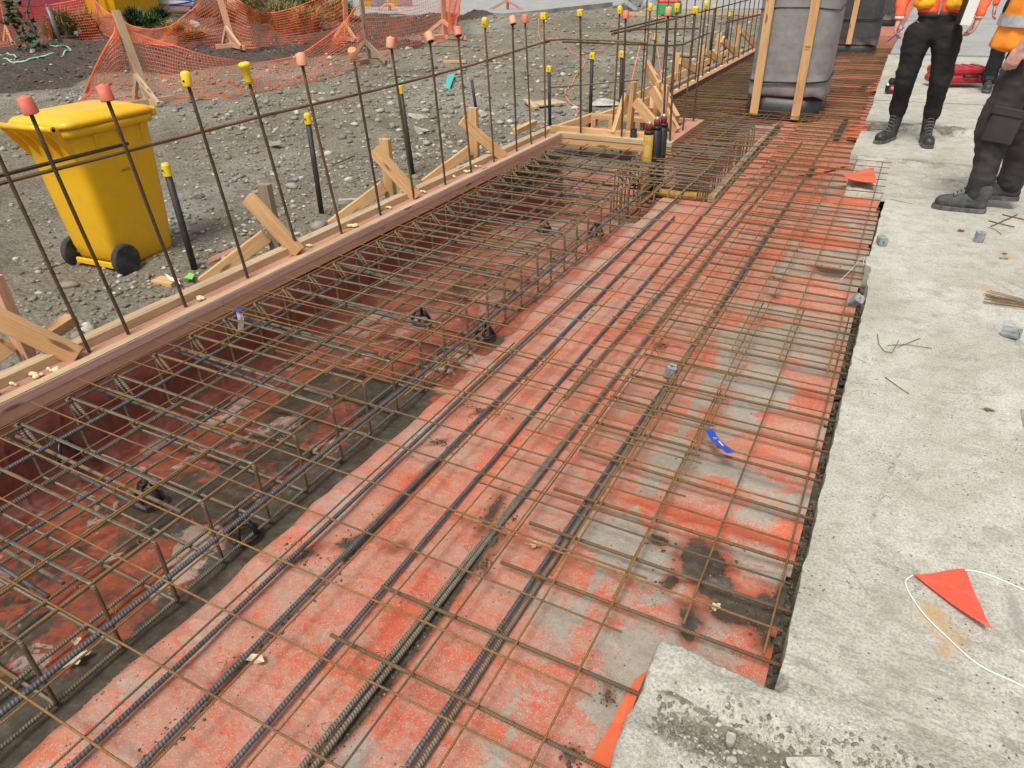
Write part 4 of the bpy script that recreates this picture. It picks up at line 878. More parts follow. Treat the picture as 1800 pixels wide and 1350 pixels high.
# ---- stirrups
def stirrup_mesh(w_, h_, r, hook=True, rb=.022):
    mb = MB(); pts = []
    for cx, cz, a0 in ((w_-rb, -rb, 90), (w_-rb, -h_+rb, 0), (rb, -h_+rb, -90), (rb, -rb, -180)):
        for k in range(4):
            a = math.radians(a0-30*k); pts.append((cx+rb*math.cos(a), 0, cz+rb*math.sin(a)))
    if hook:
        pts = [(.10, .004, -.10)]+[(rb*.7, .004, -rb*.2), (rb*1.5, .002, 0)]+pts+[(-.001+rb*.6, -.012, -rb*.1), (.075, -.012, -.085)]
        mb.tube(pts, r, 7)
    else: mb.tube(pts, r, 6, closed=True)
    return me_from('stirrup', mb.v, mb.f, 'steel_dusty', True)
sm = stirrup_mesh(1.075, .285, .0068)
sm.materials.append(M['steel_rust'])
for p in sm.polygons:
    c = p.center
    if c.x > 1.05 and c.z < -.03: p.material_index = 1
ORD = 'first second third fourth fifth sixth seventh eighth ninth tenth eleventh twelfth thirteenth fourteenth fifteenth sixteenth seventeenth eighteenth nineteenth twentieth'.split()
ORD += ['twenty-'+q for q in ORD[:9]]+['thirtieth']+['thirty-'+q for q in ORD[:9]]
y = -.18; k = 0
while y < 6.2:
    o = link('stirrup', sm, loc=(-2.873+random.uniform(-.006, .006), y+.015, -.050), rot=(random.uniform(-.03, .03), random.uniform(-.004, .004), random.uniform(-.012, .012)))
    tag(o, 'dusty rectangular stirrup across the trench, '+ORD[k]+' from the lower left corner', 'stirrup', 'stirrups of the trench cage'); y += .2145; k += 1
sm2 = stirrup_mesh(.72, .43, .0065)
for i in range(21):
    o = link('stirrup', sm2, loc=(-2.06+random.uniform(-.01, .01), 5.75+i*.115, -.042), rot=(random.uniform(-.05, .05), 0, random.uniform(-.03, .03)))
    tag(o, 'closely set deep stirrup in the pit beside the box-out', 'stirrup', 'deep stirrups in the pit')
sm3 = stirrup_mesh(.9, .28, .006); sm3.materials[0] = M['starter_rust']
for i in range(64):
    o = link('stirrup', sm3, loc=(-2.58+random.uniform(-.015, .015), 8.15+i*.105, -.04), rot=(random.uniform(-.05, .05), 0, random.uniform(-.03, .03)))
    tag(o, 'closely set stirrup along the far edge form', 'stirrup', 'far stirrups along the edge form')
# U bars at the front of the pit
for i, (x, yy) in enumerate([(-1.80, 5.30), (-1.62, 5.32), (-1.43, 5.34)]):
    pass
for i in range(5):
    x = -1.80+i*.11
    hbar('u_bar', [(x, 5.75, -.06), (x, 5.40, -.06), (x, 5.37, -.09), (x, 5.37, -.30), (x, 5.40, -.33), (x, 5.8, -.34)], .008, 'steel_dusty', 'U shaped bar standing at the near side of the pit', 'U bars at the pit')
# L bars from the form into the trench: paired feet low in the cage
for i in range(15):
    yy = .62+i*.41+.04
    for dy, dz, l_ in ((0, 0, 0.0), (.035, -.012, .03)):
        tag(bar('foot_bar', (-2.92+l_, yy+dy, -.10+dz), (-2.02+l_+random.uniform(-.06, .06), yy+dy+random.uniform(-.03, .03), -.135+dz), .0078, 'steel_new' if dy == 0 else 'steel_dusty', wob=.003), ('bluish' if dy == 0 else 'dusty')+' starter bar foot lying across the trench, '+ORD[i]+' pair from the lower left corner', 'rebar', 'starter bar feet in the trench')

# ---- dowels drilled into the slab edge
D0 = [(.88, -1.05, -.26), (1.085, -1.03, -.26), (1.32, -.765, .05), (1.515, -.765, .05), (1.70, -.765, .05), (1.94, -.77, .05), (2.135, -.78, .05)]
yy = 2.34
while yy < 5.6: D0.append((yy, -.785+random.uniform(-.02, .02), .05)); yy += .205
yy = 5.75
while yy < 15: D0.append((yy, -.95+random.uniform(-.03, .03), -.29)); yy += .205
for i, (y_, xa, xb) in enumerate(D0):
    lab = 'rusty ribbed dowel bar sticking out of the slab edge over the membrane'
    if i < 24: lab = 'rusty ribbed dowel bar out of the slab edge, '+ORD[i]+' from the broken near corner'
    if i == 0: lab = 'nearest rusty dowel bar running under the broken slab corner at the bottom'
    if i == 1: lab = 'rusty dowel bar meeting the top of the broken slab corner'
    tag(bar('dowel_bar', (xa, y_+random.uniform(-.004, .004), -.048+random.uniform(-.004, .002)), (xb+.03, y_+random.uniform(-.012, .012), -.052), .0056, 'steel_rust', wob=.002), lab, 'rebar', 'dowel bars out of the slab edge' if i > 1 else None)
for i in range(44):
    y_ = 8.9+i*.17
    tag(bar('cross_bar', (-1.25+random.uniform(-.05, .05), y_, -.05), (-.4+random.uniform(-.03, .03), y_+random.uniform(-.06, .06), -.05), .006, 'starter_rust', wob=.004), 'thin dark cross bar in the dense far reinforcement', 'rebar', 'far cross bars beside the columns')
for i in range(60):
    y_ = 8.1+i*.13
    tag(bar('cross_bar', (-2.55, y_, -.045+random.uniform(-.02, .01)), (-1.3+random.uniform(-.2, .2), y_+random.uniform(-.12, .12), -.05), .0065, 'starter_rust', wob=.006), 'dusty cross bar packed over the far edge beam', 'rebar', 'far cross bars over the edge beam')
for i in range(26):
    y_ = 5.5+i*.12
    tag(bar('cross_bar', (-1.80+random.uniform(-.1, .1), y_, -.045+random.uniform(-.03, .01)), (-1.0+random.uniform(-.2, .2), y_+random.uniform(-.10, .10), -.05), .0055, 'steel_dusty', wob=.006), 'dusty cross bar over the pit', 'rebar', 'cross bars over the pit')

# ---- tie wires at nodes: joined, too many to count
mb = MB(); rg = random.Random(5)
for x in (-2.86, -2.63, -2.42, -2.22, -2.03, -1.82, -1.655, -1.372, -1.235, -.885, -.65):
    for k in range(26):
        if rg.random() < .4: continue
        y_ = .03+.2145*k; c = Vector((x+rg.uniform(-.008, .008), y_+rg.uniform(-.01, .01), -.045))
        pts = [c+Vector((math.cos(t)*.012, math.sin(t)*.012, math.sin(t*2)*.008)) for t in [q*.9 for q in range(7)]]+[c+Vector((rg.uniform(-.022, .022), rg.uniform(-.022, .022), rg.uniform(-.008, .006)))]
        mb.tube(pts, .0011, 3)
tag(mb.build('tie_wires', 'wire_rust'), 'thin rusty tie wires twisted round the bar crossings', 'tie wire', kind='stuff')

# ---- pit lining and yellow edge
def dimpled(name, x, y0, y1, z0, z1, mat, label):
    ys_ = np.arange(y0, y1, .018); zs = np.arange(z0, z1, .018); Yg, Zg = np.meshgrid(ys_, zs, indexing='ij')
    Xg = x-0.035*np.abs(np.sin(Yg*math.pi/.17))*np.abs(np.sin(Zg*math.pi/.15)); v = np.stack([Xg, Yg, Zg], -1).reshape(-1, 3); n = len(zs)
    f = [(i*n+j, i*n+j+1, (i+1)*n+j+1, (i+1)*n+j) for i in range(len(ys_)-1) for j in range(n-1)]
    me = me_from(name, v, f, mat, True); return tag(link(name, me), label, 'lining')
plastic('lining_grey', (0.10, 0.095, 0.085), (0.2, 0.17, 0.12), 0.5, 0.7, .003)
dimpled('dimpled_lining', -1.14, 5.45, 8.5, -.62, -.09, 'lining_grey', 'dark grey dimpled sheet lining the right side of the pit')
tag(beam('edge_strip', (-1.13, 5.35, -.075), (-1.17, 8.3, -.075), .05, .05, 'wood_old'), 'dirty tan strip along the right edge of the pit', 'edging')
yb = MB(); yb.tube([(-1.98, 6.32, -.30), (-1.92, 6.28, -.34), (-1.62, 6.28, -.35), (-1.25, 6.32, -.34)], .038, 12)
tag(yb.build('taped_pipe', 'tape_yellow', smooth=True), 'dirty yellow taped pipe running along the near side of the pit', 'pipe')
tag(beam('pit_board', (-2.0, 6.45, -.38), (-1.2, 6.5, -.38), .30, .03, 'black_plastic'), 'black plastic sheet on the floor of the pit behind the yellow pipe', 'sheet')
# rising pipes
def riser(x, y, ztop, mat, label, red=True):
    root = empty('riser_pipe', (x, y, -.4), label, 'pipe', 'sleeved pipes rising beside the box-out'); mb = MB(); R = Matrix.Identity(3)
    mb.lathe([(.046, -.0), (.043, .3), (.042, ztop+.4-.09), (.036, ztop+.4-.085)], 16); mb.build('sleeve', mat, root, smooth=True)
    mb = MB(); mb.lathe([(.041, ztop+.4-.088), (.041, ztop+.4-.060), (.034, ztop+.4-.055)], 16); mb.build('sleeve_band', 'black_plastic', root, smooth=True)
    mb = MB(); mb.lathe([(.027, ztop+.4-.07), (.027, ztop+.4-.004), (.024, ztop+.4)], 16); mb.build('inner_pipe', 'pipe_red', root, smooth=True)
    mb = MB(); mb.lathe([(.018, ztop+.4-.02), (.018, ztop+.4+.018), (.006, ztop+.4+.020), (0, ztop+.4+.014)], 14); mb.build('fitting', 'steel_pole', root, smooth=True)
    return root
riser(-1.905, 6.15, .275, 'tape_yellow', 'rising pipe in a dirty yellow taped sleeve with a red top beside the box-out')
riser(-1.865, 6.235, .30, 'black_plastic', 'middle rising pipe in a black sleeve right behind the yellow one')
riser(-1.835, 6.33, .31, 'black_plastic', 'rearmost rising pipe in a black sleeve, tallest of the three')
# dark fitting on the box-out
mb = MB(); mb.lathe([(.03, 0), (.034, .03), (.030, .07), (.018, .085), (.016, .07), (0, .07)], 12)
for k in range(6): mb.box((.026*math.cos(k*1.047), .026*math.sin(k*1.047), .08), (.012, .012, .03), Euler((0, 0, k*1.047)).to_matrix())
tag(mb.build('pipe_plug', 'peg_steel', smooth=False, loc=(-2.28, 6.86, -.02)), 'dark toothed plug standing on the box-out front plank', 'plug')

# ---- bar chairs (black plastic)
def chair(x, y, z, label):
    p = at(x, y, z); root = empty('bar_chair', p, label, 'bar chair', 'black plastic bar chairs under the cage'); s = 1
    mb = MB(); mb.tube([(.055*math.cos(a), .055*math.sin(a), .006) for a in [k*math.pi/8 for k in range(16)]], .008, 6, closed=True); mb.build('ring', 'black_plastic', root, smooth=True)
    for k in range(4):
        a = k*math.pi/2+.4; mb = MB(); mb.tube([(.054*math.cos(a), .054*math.sin(a), .005), (.040*math.cos(a), .040*math.sin(a), .04), (.014*math.cos(a), .014*math.sin(a), .085)], [.011, .009, .009], 6); mb.build('leg', 'black_plastic', root, smooth=True)
    mb = MB(); mb.lathe([(.018, .075), (.022, .09), (.014, .10), (.010, .092), (0, .092)], 10); mb.build('saddle', 'black_plastic', root, smooth=True)
for x, y, z, l in [(262, 880, -.34, 'nearest black bar chair in the mud of the trench'), (740, 563, -.34, 'black bar chair on the trench floor in the middle of the cage'), (852, 590, -.33, 'black bar chair at the stirrup feet right of the middle one'),
                   (956, 405, -.33, 'black bar chair further up the trench floor'), (1048, 413, -.32, 'black bar chair at the stirrup feet near the pit'), (1115, 330, -.3, 'black bar chair beside the rising pipes'), (120, 800, -.34, 'black bar chair deep in shadow by the form wall'), (430, 940, -.33, 'black bar chair hidden under the bright ribbed bar'), (640, 480, -.3, 'black bar chair in shadow below the form')]:
    chair(x, y, z, l)
# ---- grey concrete spacer blocks
def spacer(p, rot, label, s=1.0):
    mb = MB(); a, t = .026*s, .032*s; n = 16; vs = []
    for zz in (-t, t):
        for k in range(n):
            an = 2*math.pi*k/n; r = a*(1.12 if k % 4 in (2,) else (.86 if k % 4 == 0 else 1.02)); vs.append((r*math.cos(an), r*math.sin(an), zz))
    fs = [(k, (k+1) % n, n+(k+1) % n, n+k) for k in range(n)]+[tuple(range(n))[::-1], tuple(range(n, 2*n))]
    mb.add(vs, fs); mb.lathe([(.005, 0), (.005, .0005), (0, .0005)], 8, (0, 0, t+.0002), None, 1)
    return tag(mb.build('spacer_block', ['spacer_grey', 'ink'], loc=p, rot=rot), label, 'spacer block', 'grey concrete spacer blocks')
spacer(at(1549, 430, 0)+Vector((0, 0, .026)), (1.57, 0, .3), 'grey spacer block lying on the very edge of the slab')
spacer(at(1719, 425, 0)+Vector((0, 0, .03)), (0.1, 0, .4), 'grey spacer block standing on the slab in front of the boots')
spacer(at(1504, 528, 0), (.7, .5, .3), 'grey spacer block hanging on the mesh at the slab gap')
spacer(at(1775, 592, 0)+Vector((0, 0, .022)), (1.4, .2, 1.0), 'grey spacer block lying on the slab near the right picture edge')
spacer(at(1178, 652, -.07), (.2, .2, .3), 'pale spacer block under the bars in the middle of the membrane', .9)
# ---- tags
def strip(name, pts, w_, mat, label, cat, side=None):
    P = [Vector(p) for p in pts]; vs = []; n = len(P)
    for i, p in enumerate(P):
        t = (P[min(i+1, n-1)]-P[max(i-1, 0)]).normalized(); s_ = (side if side is not None else t.cross(Vector((0, 0, 1)))).normalized(); vs += [p-s_*w_/2, p+s_*w_/2]
    nn = Vector((0, 0, .0008)); vs2 = [v+nn for v in vs]; m = len(vs)
    fs = [(2*i, 2*i+1, 2*i+3, 2*i+2) for i in range(n-1)]; f2 = [tuple(j+m for j in q)[::-1] for q in fs]
    edge = [(0, 2*0+m, 1+m, 1)]
    mb = MB(); mb.add(vs+vs2, fs+f2); return tag(mb.build(name, mat, smooth=True), label, cat)
def text(body, size, mat, loc, rot, parent=None, name='lettering', ext=.0004):
    cu = bpy.data.curves.new(name, 'FONT'); cu.body = body; cu.size = size; cu.extrude = ext; cu.align_x = 'CENTER'; cu.align_y = 'CENTER'; cu.resolution_u = 3
    o = bpy.data.objects.new(name, cu); COL.objects.link(o); dg = bpy.context.evaluated_depsgraph_get(); me = bpy.data.meshes.new_from_object(o.evaluated_get(dg))
    bpy.data.objects.remove(o); me.materials.clear(); me.materials.append(M[mat]); q = link(name, me, parent, loc)
    q.rotation_euler = rot.to_euler() if isinstance(rot, Matrix) else rot; return q
tp = [at(1246, 755, -.02), at(1256, 772, -.025), at(1270, 785, -.02), at(1286, 796, -.008)]
tg = strip('steel_tag', tp, .030, 'blue', 'blue plastic batch tag with white print tied to the mesh', 'tag')
d = (tp[3]-tp[0]); Rt = Matrix((d.normalized(), Vector((0, 0, 1)).cross(d).normalized(), d.normalized().cross(Vector((0, 0, 1)).cross(d).normalized()))).transposed()
mid = (tp[1]+tp[2])/2
text('REIDBAR', .0085, 'ink_white', mid+Vector((0.008, -.004, .0045)), Rt, tg, 'print'); text('GRADE', .0065, 'ink_white', mid+Vector((.014, -.012, .0052)), Rt, tg, 'print')
mbt = MB(); r_ = .008; mbt.tube([Vector(tp[1])+Vector((r_*math.cos(a), r_*math.sin(a), .004)) for a in (0.5, 2.6, 4.7)], .0008, 4, closed=True); mbt.build('triangle_mark', 'ink_white', tg)
tb = [onX(420, 546, -2.80), onX(421, 560, -2.80), onX(423, 580, -2.80)]
t2 = strip('steel_tag', [tb[0], tb[1]+Vector((.01, 0, 0)), tb[2]], .032, 'white', 'white batch tag with a blue top hanging by the timber form', 'tag', side=Vector((.3, 1, 0)))
strip('tag_top', [tb[0]+Vector((-.02, -.01, .006)), tb[0]+Vector((.02, 0, .004))], .034, 'blue', None, None).parent = t2
text('REID', .014, 'ink', tb[1]+Vector((.014, 0, 0)), Matrix(((0, 0, 1), (-.1, 1, 0), (-1, -.1, 0))), t2, 'print')

# ------------------------------------------------------------------ things lying on the slab
mb = MB(); a, b_, c = at(1605, 1012, .004), at(1694, 1002, .006), at(1740, 1118, .008)
n = 8; vs = []; fs = []
for i in range(n+1):
    for j in range(n+1-i):
        u, v_ = i/n, j/n; p = a*(1-u-v_)+b_*u+c*v_; p = p+Vector((0, 0, .004*math.sin(6*u+3)*math.sin(7*v_+1)+.005+.022*u*u*v_+.02*v_*v_*v_+.012*max(0, .12-u-v_))); vs.append(p)
def idx(i, j): return sum(n+1-k for k in range(i))+j
for i in range(n):
    for j in range(n-i):
        fs.append((idx(i, j), idx(i+1, j), idx(i, j+1)))
        if j < n-i-1: fs.append((idx(i+1, j), idx(i+1, j+1), idx(i, j+1)))
m_ = len(vs); mb.add(vs+[q-Vector((0, 0, .001)) for q in vs], fs+[tuple(k+m_ for k in q)[::-1] for q in fs])
fl = tag(mb.build('bunting_flag', 'flag_orange', smooth=True), 'orange red triangular bunting flag lying on the pale slab', 'flag')
def rope(name, px, z, r, mat, label, cat, sides=6):
    P = [atg(x, y, r*.8) if z == 'g' else at(x, y, z) for x, y in px]; out = []
    for i in range(len(P)-1):
        p0 = P[max(i-1, 0)]; p1 = P[i]; p2 = P[i+1]; p3 = P[min(i+2, len(P)-1)]
        for k in range(6):
            t = k/6; out.append(.5*((2*p1)+(p2-p0)*t+(2*p0-5*p1+4*p2-p3)*t*t+(3*p1-p0-3*p2+p3)*t**3))
    out.append(P[-1])
    if z == 'g':
        zz = ground_h(np.array([p.x for p in out]), np.array([p.y for p in out]))
        out = [Vector((p.x, p.y, float(q)+r*1.2)) for p, q in zip(out, zz)]
    mb = MB(); mb.tube(out, r, sides); return tag(mb.build(name, mat, smooth=True), label, cat)
rope('white_cord', [(1860, 1245), (1800, 1207), (1720, 1168), (1660, 1115), (1625, 1080), (1600, 1045), (1592, 1022), (1605, 1011)], .003, .0022, 'white', 'thin white cord curving from the flag to the lower right', 'cord')
rope('white_cord', [(1694, 1002), (1720, 1005), (1750, 1015), (1800, 1037), (1860, 1070)], .003, .0022, 'white', 'thin white cord running from the flag top to the right', 'cord')
rope('loose_string', [(1478, 492), (1500, 470), (1512, 455), (1520, 452), (1518, 462), (1532, 472), (1560, 480)], -.01, .0012, 'white', 'thin pale string tangled on the mesh at the slab gap', 'string')
def wirebit(px, label, z=.004, r=.0016, grp='loose wire bits on the slab'):
    mb = MB(); mb.tube([at(x, y, z+.003*(i % 2)) for i, (x, y) in enumerate(px)], r, 5); tag(mb.build('wire_offcut', 'wire_rust', smooth=True), label, 'wire offcut', grp)
wirebit([(1542, 587), (1545, 605), (1555, 618), (1568, 620), (1580, 598)], 'curled rusty wire offcut on the slab above the straight one')
wirebit([(1560, 607), (1590, 605), (1638, 612)], 'straight thin wire offcut crossing the curled one')
wirebit([(1578, 610), (1618, 594)], 'short wire offcut crossing the curled one the other way')
wirebit([(1556, 663), (1580, 680), (1598, 692)], 'short bent wire offcut near the left slab edge')
wirebit([(1565, 350), (1607, 359)], 'thin straight wire by the jog of the slab')
wirebit([(1738, 400), (1750, 403), (1760, 412)], 'tiny curled wire in front of the boots')
for a, b_, l in [((1742, 398), (1788, 377), 'rusty bar offcut crossing two others in front of the boots'), ((1738, 388), (1783, 399), 'lower of two parallel rusty bar offcuts in front of the boots'), ((1762, 377), (1815, 389), 'upper of two parallel rusty bar offcuts in front of the boots')]:
    tag(bar('bar_offcut', at(*a, .005), at(*b_, .008), .0035, 'steel_rust', sides=6), l, 'bar offcut')
root = empty('wire_bundle', at(1790, 525, 0), 'fanned bundle of rusty tie wires lying on the slab at the right', 'tie wires')
for i in range(26):
    s = at(1728+random.uniform(-2, 14), 512+i*.75+random.uniform(-2, 2), .004+.002*(i % 5)); e = at(1850, 541+i*.35, .006+.0015*(i % 6)); mb = MB(); mb.tube([s-root.location, (s+e)/2-root.location+Vector((0, 0, .003)), e-root.location], .0013, 4)
    mb.build('tie_wire', 'wire_rust', root, smooth=True)
def leaf(x, y, z, s, mat, label, lobes=5, rz=0, seed=0):
    rg = random.Random(seed+x); vs = [Vector((0, 0, .004))]; n = lobes*4
    for k in range(n):
        a = 2*math.pi*k/n; r = s*(.55+.45*abs(math.cos(a*lobes/2)))*(1+.25*math.cos(a))*rg.uniform(.8, 1.1); vs.append(Vector((r*math.cos(a), r*.7*math.sin(a), .004+.15*s*rg.random()+abs(math.sin(a))*.12*s)))
    fs = [(0, k+1, (k+1) % n+1) for k in range(n)]; mb = MB(); mb.add(vs+[v-Vector((0, 0, .0006)) for v in vs], fs+[tuple(j+n+1 for j in q)[::-1] for q in fs]); mb.tube([(-s*.5, 0, .004), (-s*1.3, .1*s, .006)], .0007, 4)
    tag(mb.build('dry_leaf', mat, loc=at(x, y, z), rot=(0, 0, rz)), label, 'leaf')
leaf(1735, 722, 0, .020, 'leaf_brown', 'curled brown dry leaf on the slab below the spacer block', 3, .2)
leaf(1655, 351+281-282, 0, .012, 'leaf_brown', 'small reddish leaf on the slab by the boots', 4, .5) if False else None
leaf(1688, 407, 0, .030, 'leaf_brown', 'spiky brown leaf on the slab between boots and spacer block', 6, 1)
leaf(1765, 447, 0, .018, 'red', 'tiny red maple leaf on the slab beside the dark pebble', 5, 1)
leaf(1257, 1070, -.1, .020, 'leaf_pale', 'buff oak leaf on the muddy membrane', 5, 1.2)
leaf(938, 960, -.1, .022, 'leaf_pale', 'crumpled buff leaf on the membrane beside the bar pair', 4, .3)
leaf(125, 1165, -.33, .045, 'leaf_pale', 'large pale torn leaf in the near trench mud', 5, 1.2)
leaf(445, 1160, -.09, .030, 'leaf_pale', 'cream leaf under the ribbed bar in the foreground', 2, .2)
leaf(137, 1130, -.33, .018, 'leaf_pale', 'small pale leaf scrap above the torn leaf', 2, 2)
# orange film scrap at the slab jog and under the corner block
def film(pts, label, mat='film_orange'):
    vs = [Vector(p) for p in pts]; bm = bmesh.new(); f = bm.faces.new([bm.verts.new(p) for p in vs]); bmesh.ops.triangulate(bm, faces=[f]); bmesh.ops.subdivide_edges(bm, edges=bm.edges[:], cuts=3, use_grid_fill=True)
    for q in bm.verts: q.co.z += .006*math.sin(q.co.x*40)*math.sin(q.co.y*30)
    r = bmesh.ops.extrude_face_region(bm, geom=bm.faces[:]); bmesh.ops.translate(bm, verts=[g for g in r['geom'] if isinstance(g, bmesh.types.BMVert)], vec=(0, 0, .0015))
    me = bpy.data.meshes.new('film_scrap'); bm.to_mesh(me); bm.free(); me.materials.append(M[mat]); tag(link('film_scrap', me), label, 'plastic film', 'loose film pieces')
film([at(1480, 308, .0), at(1536, 294, .015), at(1541, 322, .01), at(1500, 318, .0)], 'triangular flap of orange film folded over the slab jog')
film([at(1115, 1195, -.085), at(1138, 1178, -.07), at(1070, 1352, -.085), at(1030, 1352, -.088)], 'clean orange film edge showing beside the near broken corner')
film([at(1080, 1250, -.08), at(1128, 1200, -.07), at(1085, 1330, -.08)], 'clean orange film flap under the broken corner') if False else None
film([at(1400, 308, -.095), at(1440, 292, -.09), at(1500, 288, -.085), at(1440, 305, -.09)], 'bright orange film patch among the mesh near the slab jog')
film([at(1410, 312, -.092), at(1424, 296, -.088), at(1434, 296, -.088), at(1426, 312, -.09)], 'black tape piece on the membrane near the slab jog', 'black_plastic')
film([at(1463, 243, -.06), at(1484, 208, -.06), at(1493, 208, -.06), at(1475, 243, -.06)], 'black tape strip on the membrane right of the wrapped column', 'black_plastic')
film([at(1500, 215, -.06), at(1535, 215, -.05), at(1515, 245, -.05), at(1488, 240, -.06)], 'bright clean orange film patch right of the black tape strip')
film([at(1508, 158, -.06), at(1522, 145, -.06), at(1530, 146, -.06), at(1518, 160, -.06)], 'small black tape strip on the far membrane', 'black_plastic')
film([at(1525, 148, -.06), at(1548, 138, -.06), at(1545, 160, -.05), at(1520, 162, -.05)], 'bright orange film patch by the far slab edge')
film([at(1650, 222, -.10), at(1700, 208, -.10), at(1695, 232, -.10), at(1655, 226, -.10)], 'orange film showing under the broken slab face behind the boots')

# ------------------------------------------------------------------ yellow wheelie bin
binr = empty('wheelie_bin', (-4.60, 2.85, -.25), 'yellow two wheeled rubbish bin standing on the gravel', 'bin', rz=math.radians(4))
binr.scale = (1.02, 1.02, 1.075)
def rrect(wx, wy, r, n=4):
    out = []
    for sx, sy, a0 in ((1, 1, 0), (-1, 1, 90), (-1, -1, 180), (1, -1, 270)):
        for k in range(n+1):
            a = math.radians(a0+90*k/n); out.append((sx*(wx/2-r)+r*math.cos(a), sy*(wy/2-r)+r*math.sin(a)))
    return out
def loft(rings, mats, name, parent, smooth=True, caps=True, mi=None):
    mb = MB(); n = len(rings[0]); vs = [p for r in rings for p in r]; fs = []
    for i in range(len(rings)-1):
        for k in range(n): fs.append((i*n+k, i*n+(k+1) % n, (i+1)*n+(k+1) % n, (i+1)*n+k))
    if caps: fs += [tuple(range(n))[::-1], tuple((len(rings)-1)*n+k for k in range(n))]
    mb.add(vs, fs); return mb.build(name, mats, parent, smooth=smooth)
rings = []
for z, wx, y0, y1, r in [(.03, .37, -.13, .25, .05), (.06, .385, -.19, .265, .05), (.16, .40, -.215, .28, .05), (.5, .435, -.245, .30, .055), (.83, .465, -.27, .315, .06), (.86, .47, -.275, .32, .06)]:
    rings.append([(x, y+(y0+y1)/2, z) for x, y in rrect(wx, y1-y0, r)])
# wheels are on the -Y (handle) side
loft(rings, 'bin_yellow', 'body', binr)
rim = [[(x, y+.02, z) for x, y in rrect(wx, wy, .06)] for z, wx, wy in [(.835, .49, .62), (.84, .51, .64), (.878, .51, .64), (.884, .48, .61)]]
loft(rim, 'bin_yellow', 'rim', binr)
lid = [[(x, y+.02+dy, z) for x, y in rrect(wx, wy, .07)] for z, wx, wy, dy in [(.886, .53, .66, 0), (.905, .535, .665, 0), (.925, .50, .62, 0), (.93, .42, .5, .02), (.945, .38, .44, .03), (.95, .28, .34, .03)]]
lido = loft(lid, 'bin_yellow', 'lid', binr)
mb = MB(); mb.box((0, .345, .885), (.50, .05, .055), bev=.012); mb.build('front_lip', 'bin_yellow', binr)
mb = MB(); mb.tube([(-.25, -.37, .90), (.25, -.37, .90)], .018, 12); mb.build('handle', 'bin_yellow', binr, smooth=True)
for s in (-1, 1):
    mb = MB(); mb.lathe([(.019, 0), (.019, .01), (.011, .011), (.010, .004), (0, .004)], 14, (s*.245, -.37, .90), rotz_to((s, 0, 0))); mb.build('handle_end', ['bin_yellow'], binr)
    mb = MB(); mb.lathe([(.0105, .012), (0, .012)], 12, (s*.245, -.37, .90), rotz_to((s, 0, 0))); mb.build('handle_hole', 'ink', binr)
for i in range(5):
    x = -.2+.1*i; mb = MB(); mb.add([(x-.006, -.38, .89), (x-.006, -.25, .88), (x-.006, -.25, .70), (x+.006, -.38, .89), (x+.006, -.25, .88), (x+.006, -.25, .70)], [(0, 1, 2), (5, 4, 3), (0, 3, 4, 1), (1, 4, 5, 2), (2, 5, 3, 0)]); mb.build('handle_rib', 'bin_yellow', binr)
for sx in (-1, 1):
    for yy in (-.12, .05, .22):
        mb = MB(); mb.add([(sx*.232, yy-.006, .835), (sx*.252, yy-.006, .835), (sx*.225, yy-.006, .70), (sx*.232, yy+.006, .835), (sx*.252, yy+.006, .835), (sx*.225, yy+.006, .70)], [(0, 1, 2), (5, 4, 3), (0, 3, 4, 1), (1, 4, 5, 2), (2, 5, 3, 0)]); mb.build('side_rib', 'bin_yellow', binr)
mb = MB(); mb.tube([(-.24, -.17, .095), (.24, -.17, .095)], .011, 10); mb.build('axle', 'steel_pole', binr, smooth=True)
for s in (-1, 1):
    w_ = empty('wheel', (s*.235, -.17, .095), None, None); w_.parent = binr
    mb = MB(); mb.lathe([(.062, -.022), (.090, -.022), (.098, -.014), (.098, .014), (.090, .022), (.062, .022)], 28, (0, 0, 0), rotz_to((s, 0, 0))); mb.build('tyre', 'rubber', w_, smooth=False)
    mb = MB(); mb.lathe([(.012, .016), (.030, .014), (.034, .004), (.055, .006), (.063, .018), (.063, -.018), (.012, -.018)], 24, (0, 0, 0), rotz_to((s, 0, 0))); mb.build('rim', 'black_plastic', w_, smooth=False)
text('080422', .022, 'ink', (.2335, .03, .60), Matrix(((0, .08, 1), (1, 0, 0), (0, 1, -.08))), binr, 'stamp', .0002)
mb = MB(); mb.box((0, -.215, .06), (.36, .02, .035), bev=.004); mb.build('rear_skirt', 'bin_yellow', binr)

# ------------------------------------------------------------------ black steel pegs with yellow caps
def peg(b_, t, z, kind, label, r=.0205, m='peg_steel'):
    p = at(*b_, z); q = onY(*t, p.y); q.x = (q.x+p.x*1.0)/2 if False else q.x
    root = empty('steel_peg', (p.x, p.y, z-.05), label, 'steel peg', 'black steel pegs driven in behind the form'); o = root.location
    bar('shaft', p-Vector((0, 0, .1)), q, r, m, root, origin=o, sides=10)
    if kind:
        mb = MB()
        if kind == 'round': mb.lathe([(r+.005, -.06), (r+.006, -.055), (r+.004, .006), (r-.002, .018), (0, .020)], 14, q-o)
        else: mb.box(q-o+Vector((0, 0, -.02)), (.056, .056, .07), Euler((0, .1, .3)).to_matrix(), bev=.005)
        mb.box(q-o+Vector((.004, -r-.012, -.02)), (.010, .006, .010), mi=1); mb.build('cap', ['cap_yellow', 'ink'], root, smooth=False)
        # as wide as it is drawn over the shaft
    return root
peg((345, 482), (291, 292), -.25, 'round', 'black steel peg with foam specks and a scuffed yellow cap right of the bin', .0215)
peg((567, 387), (540, 203), -.25, 'round', 'tall black steel peg with a clean yellow cap left of the third brace')
peg((728, 312), (703, 152), -.25, 'round', 'black steel peg with a small yellow cap beside a starter bar')
peg((838, 192), (829, 140), -.25, None, 'uncapped black steel peg behind the fourth brace')
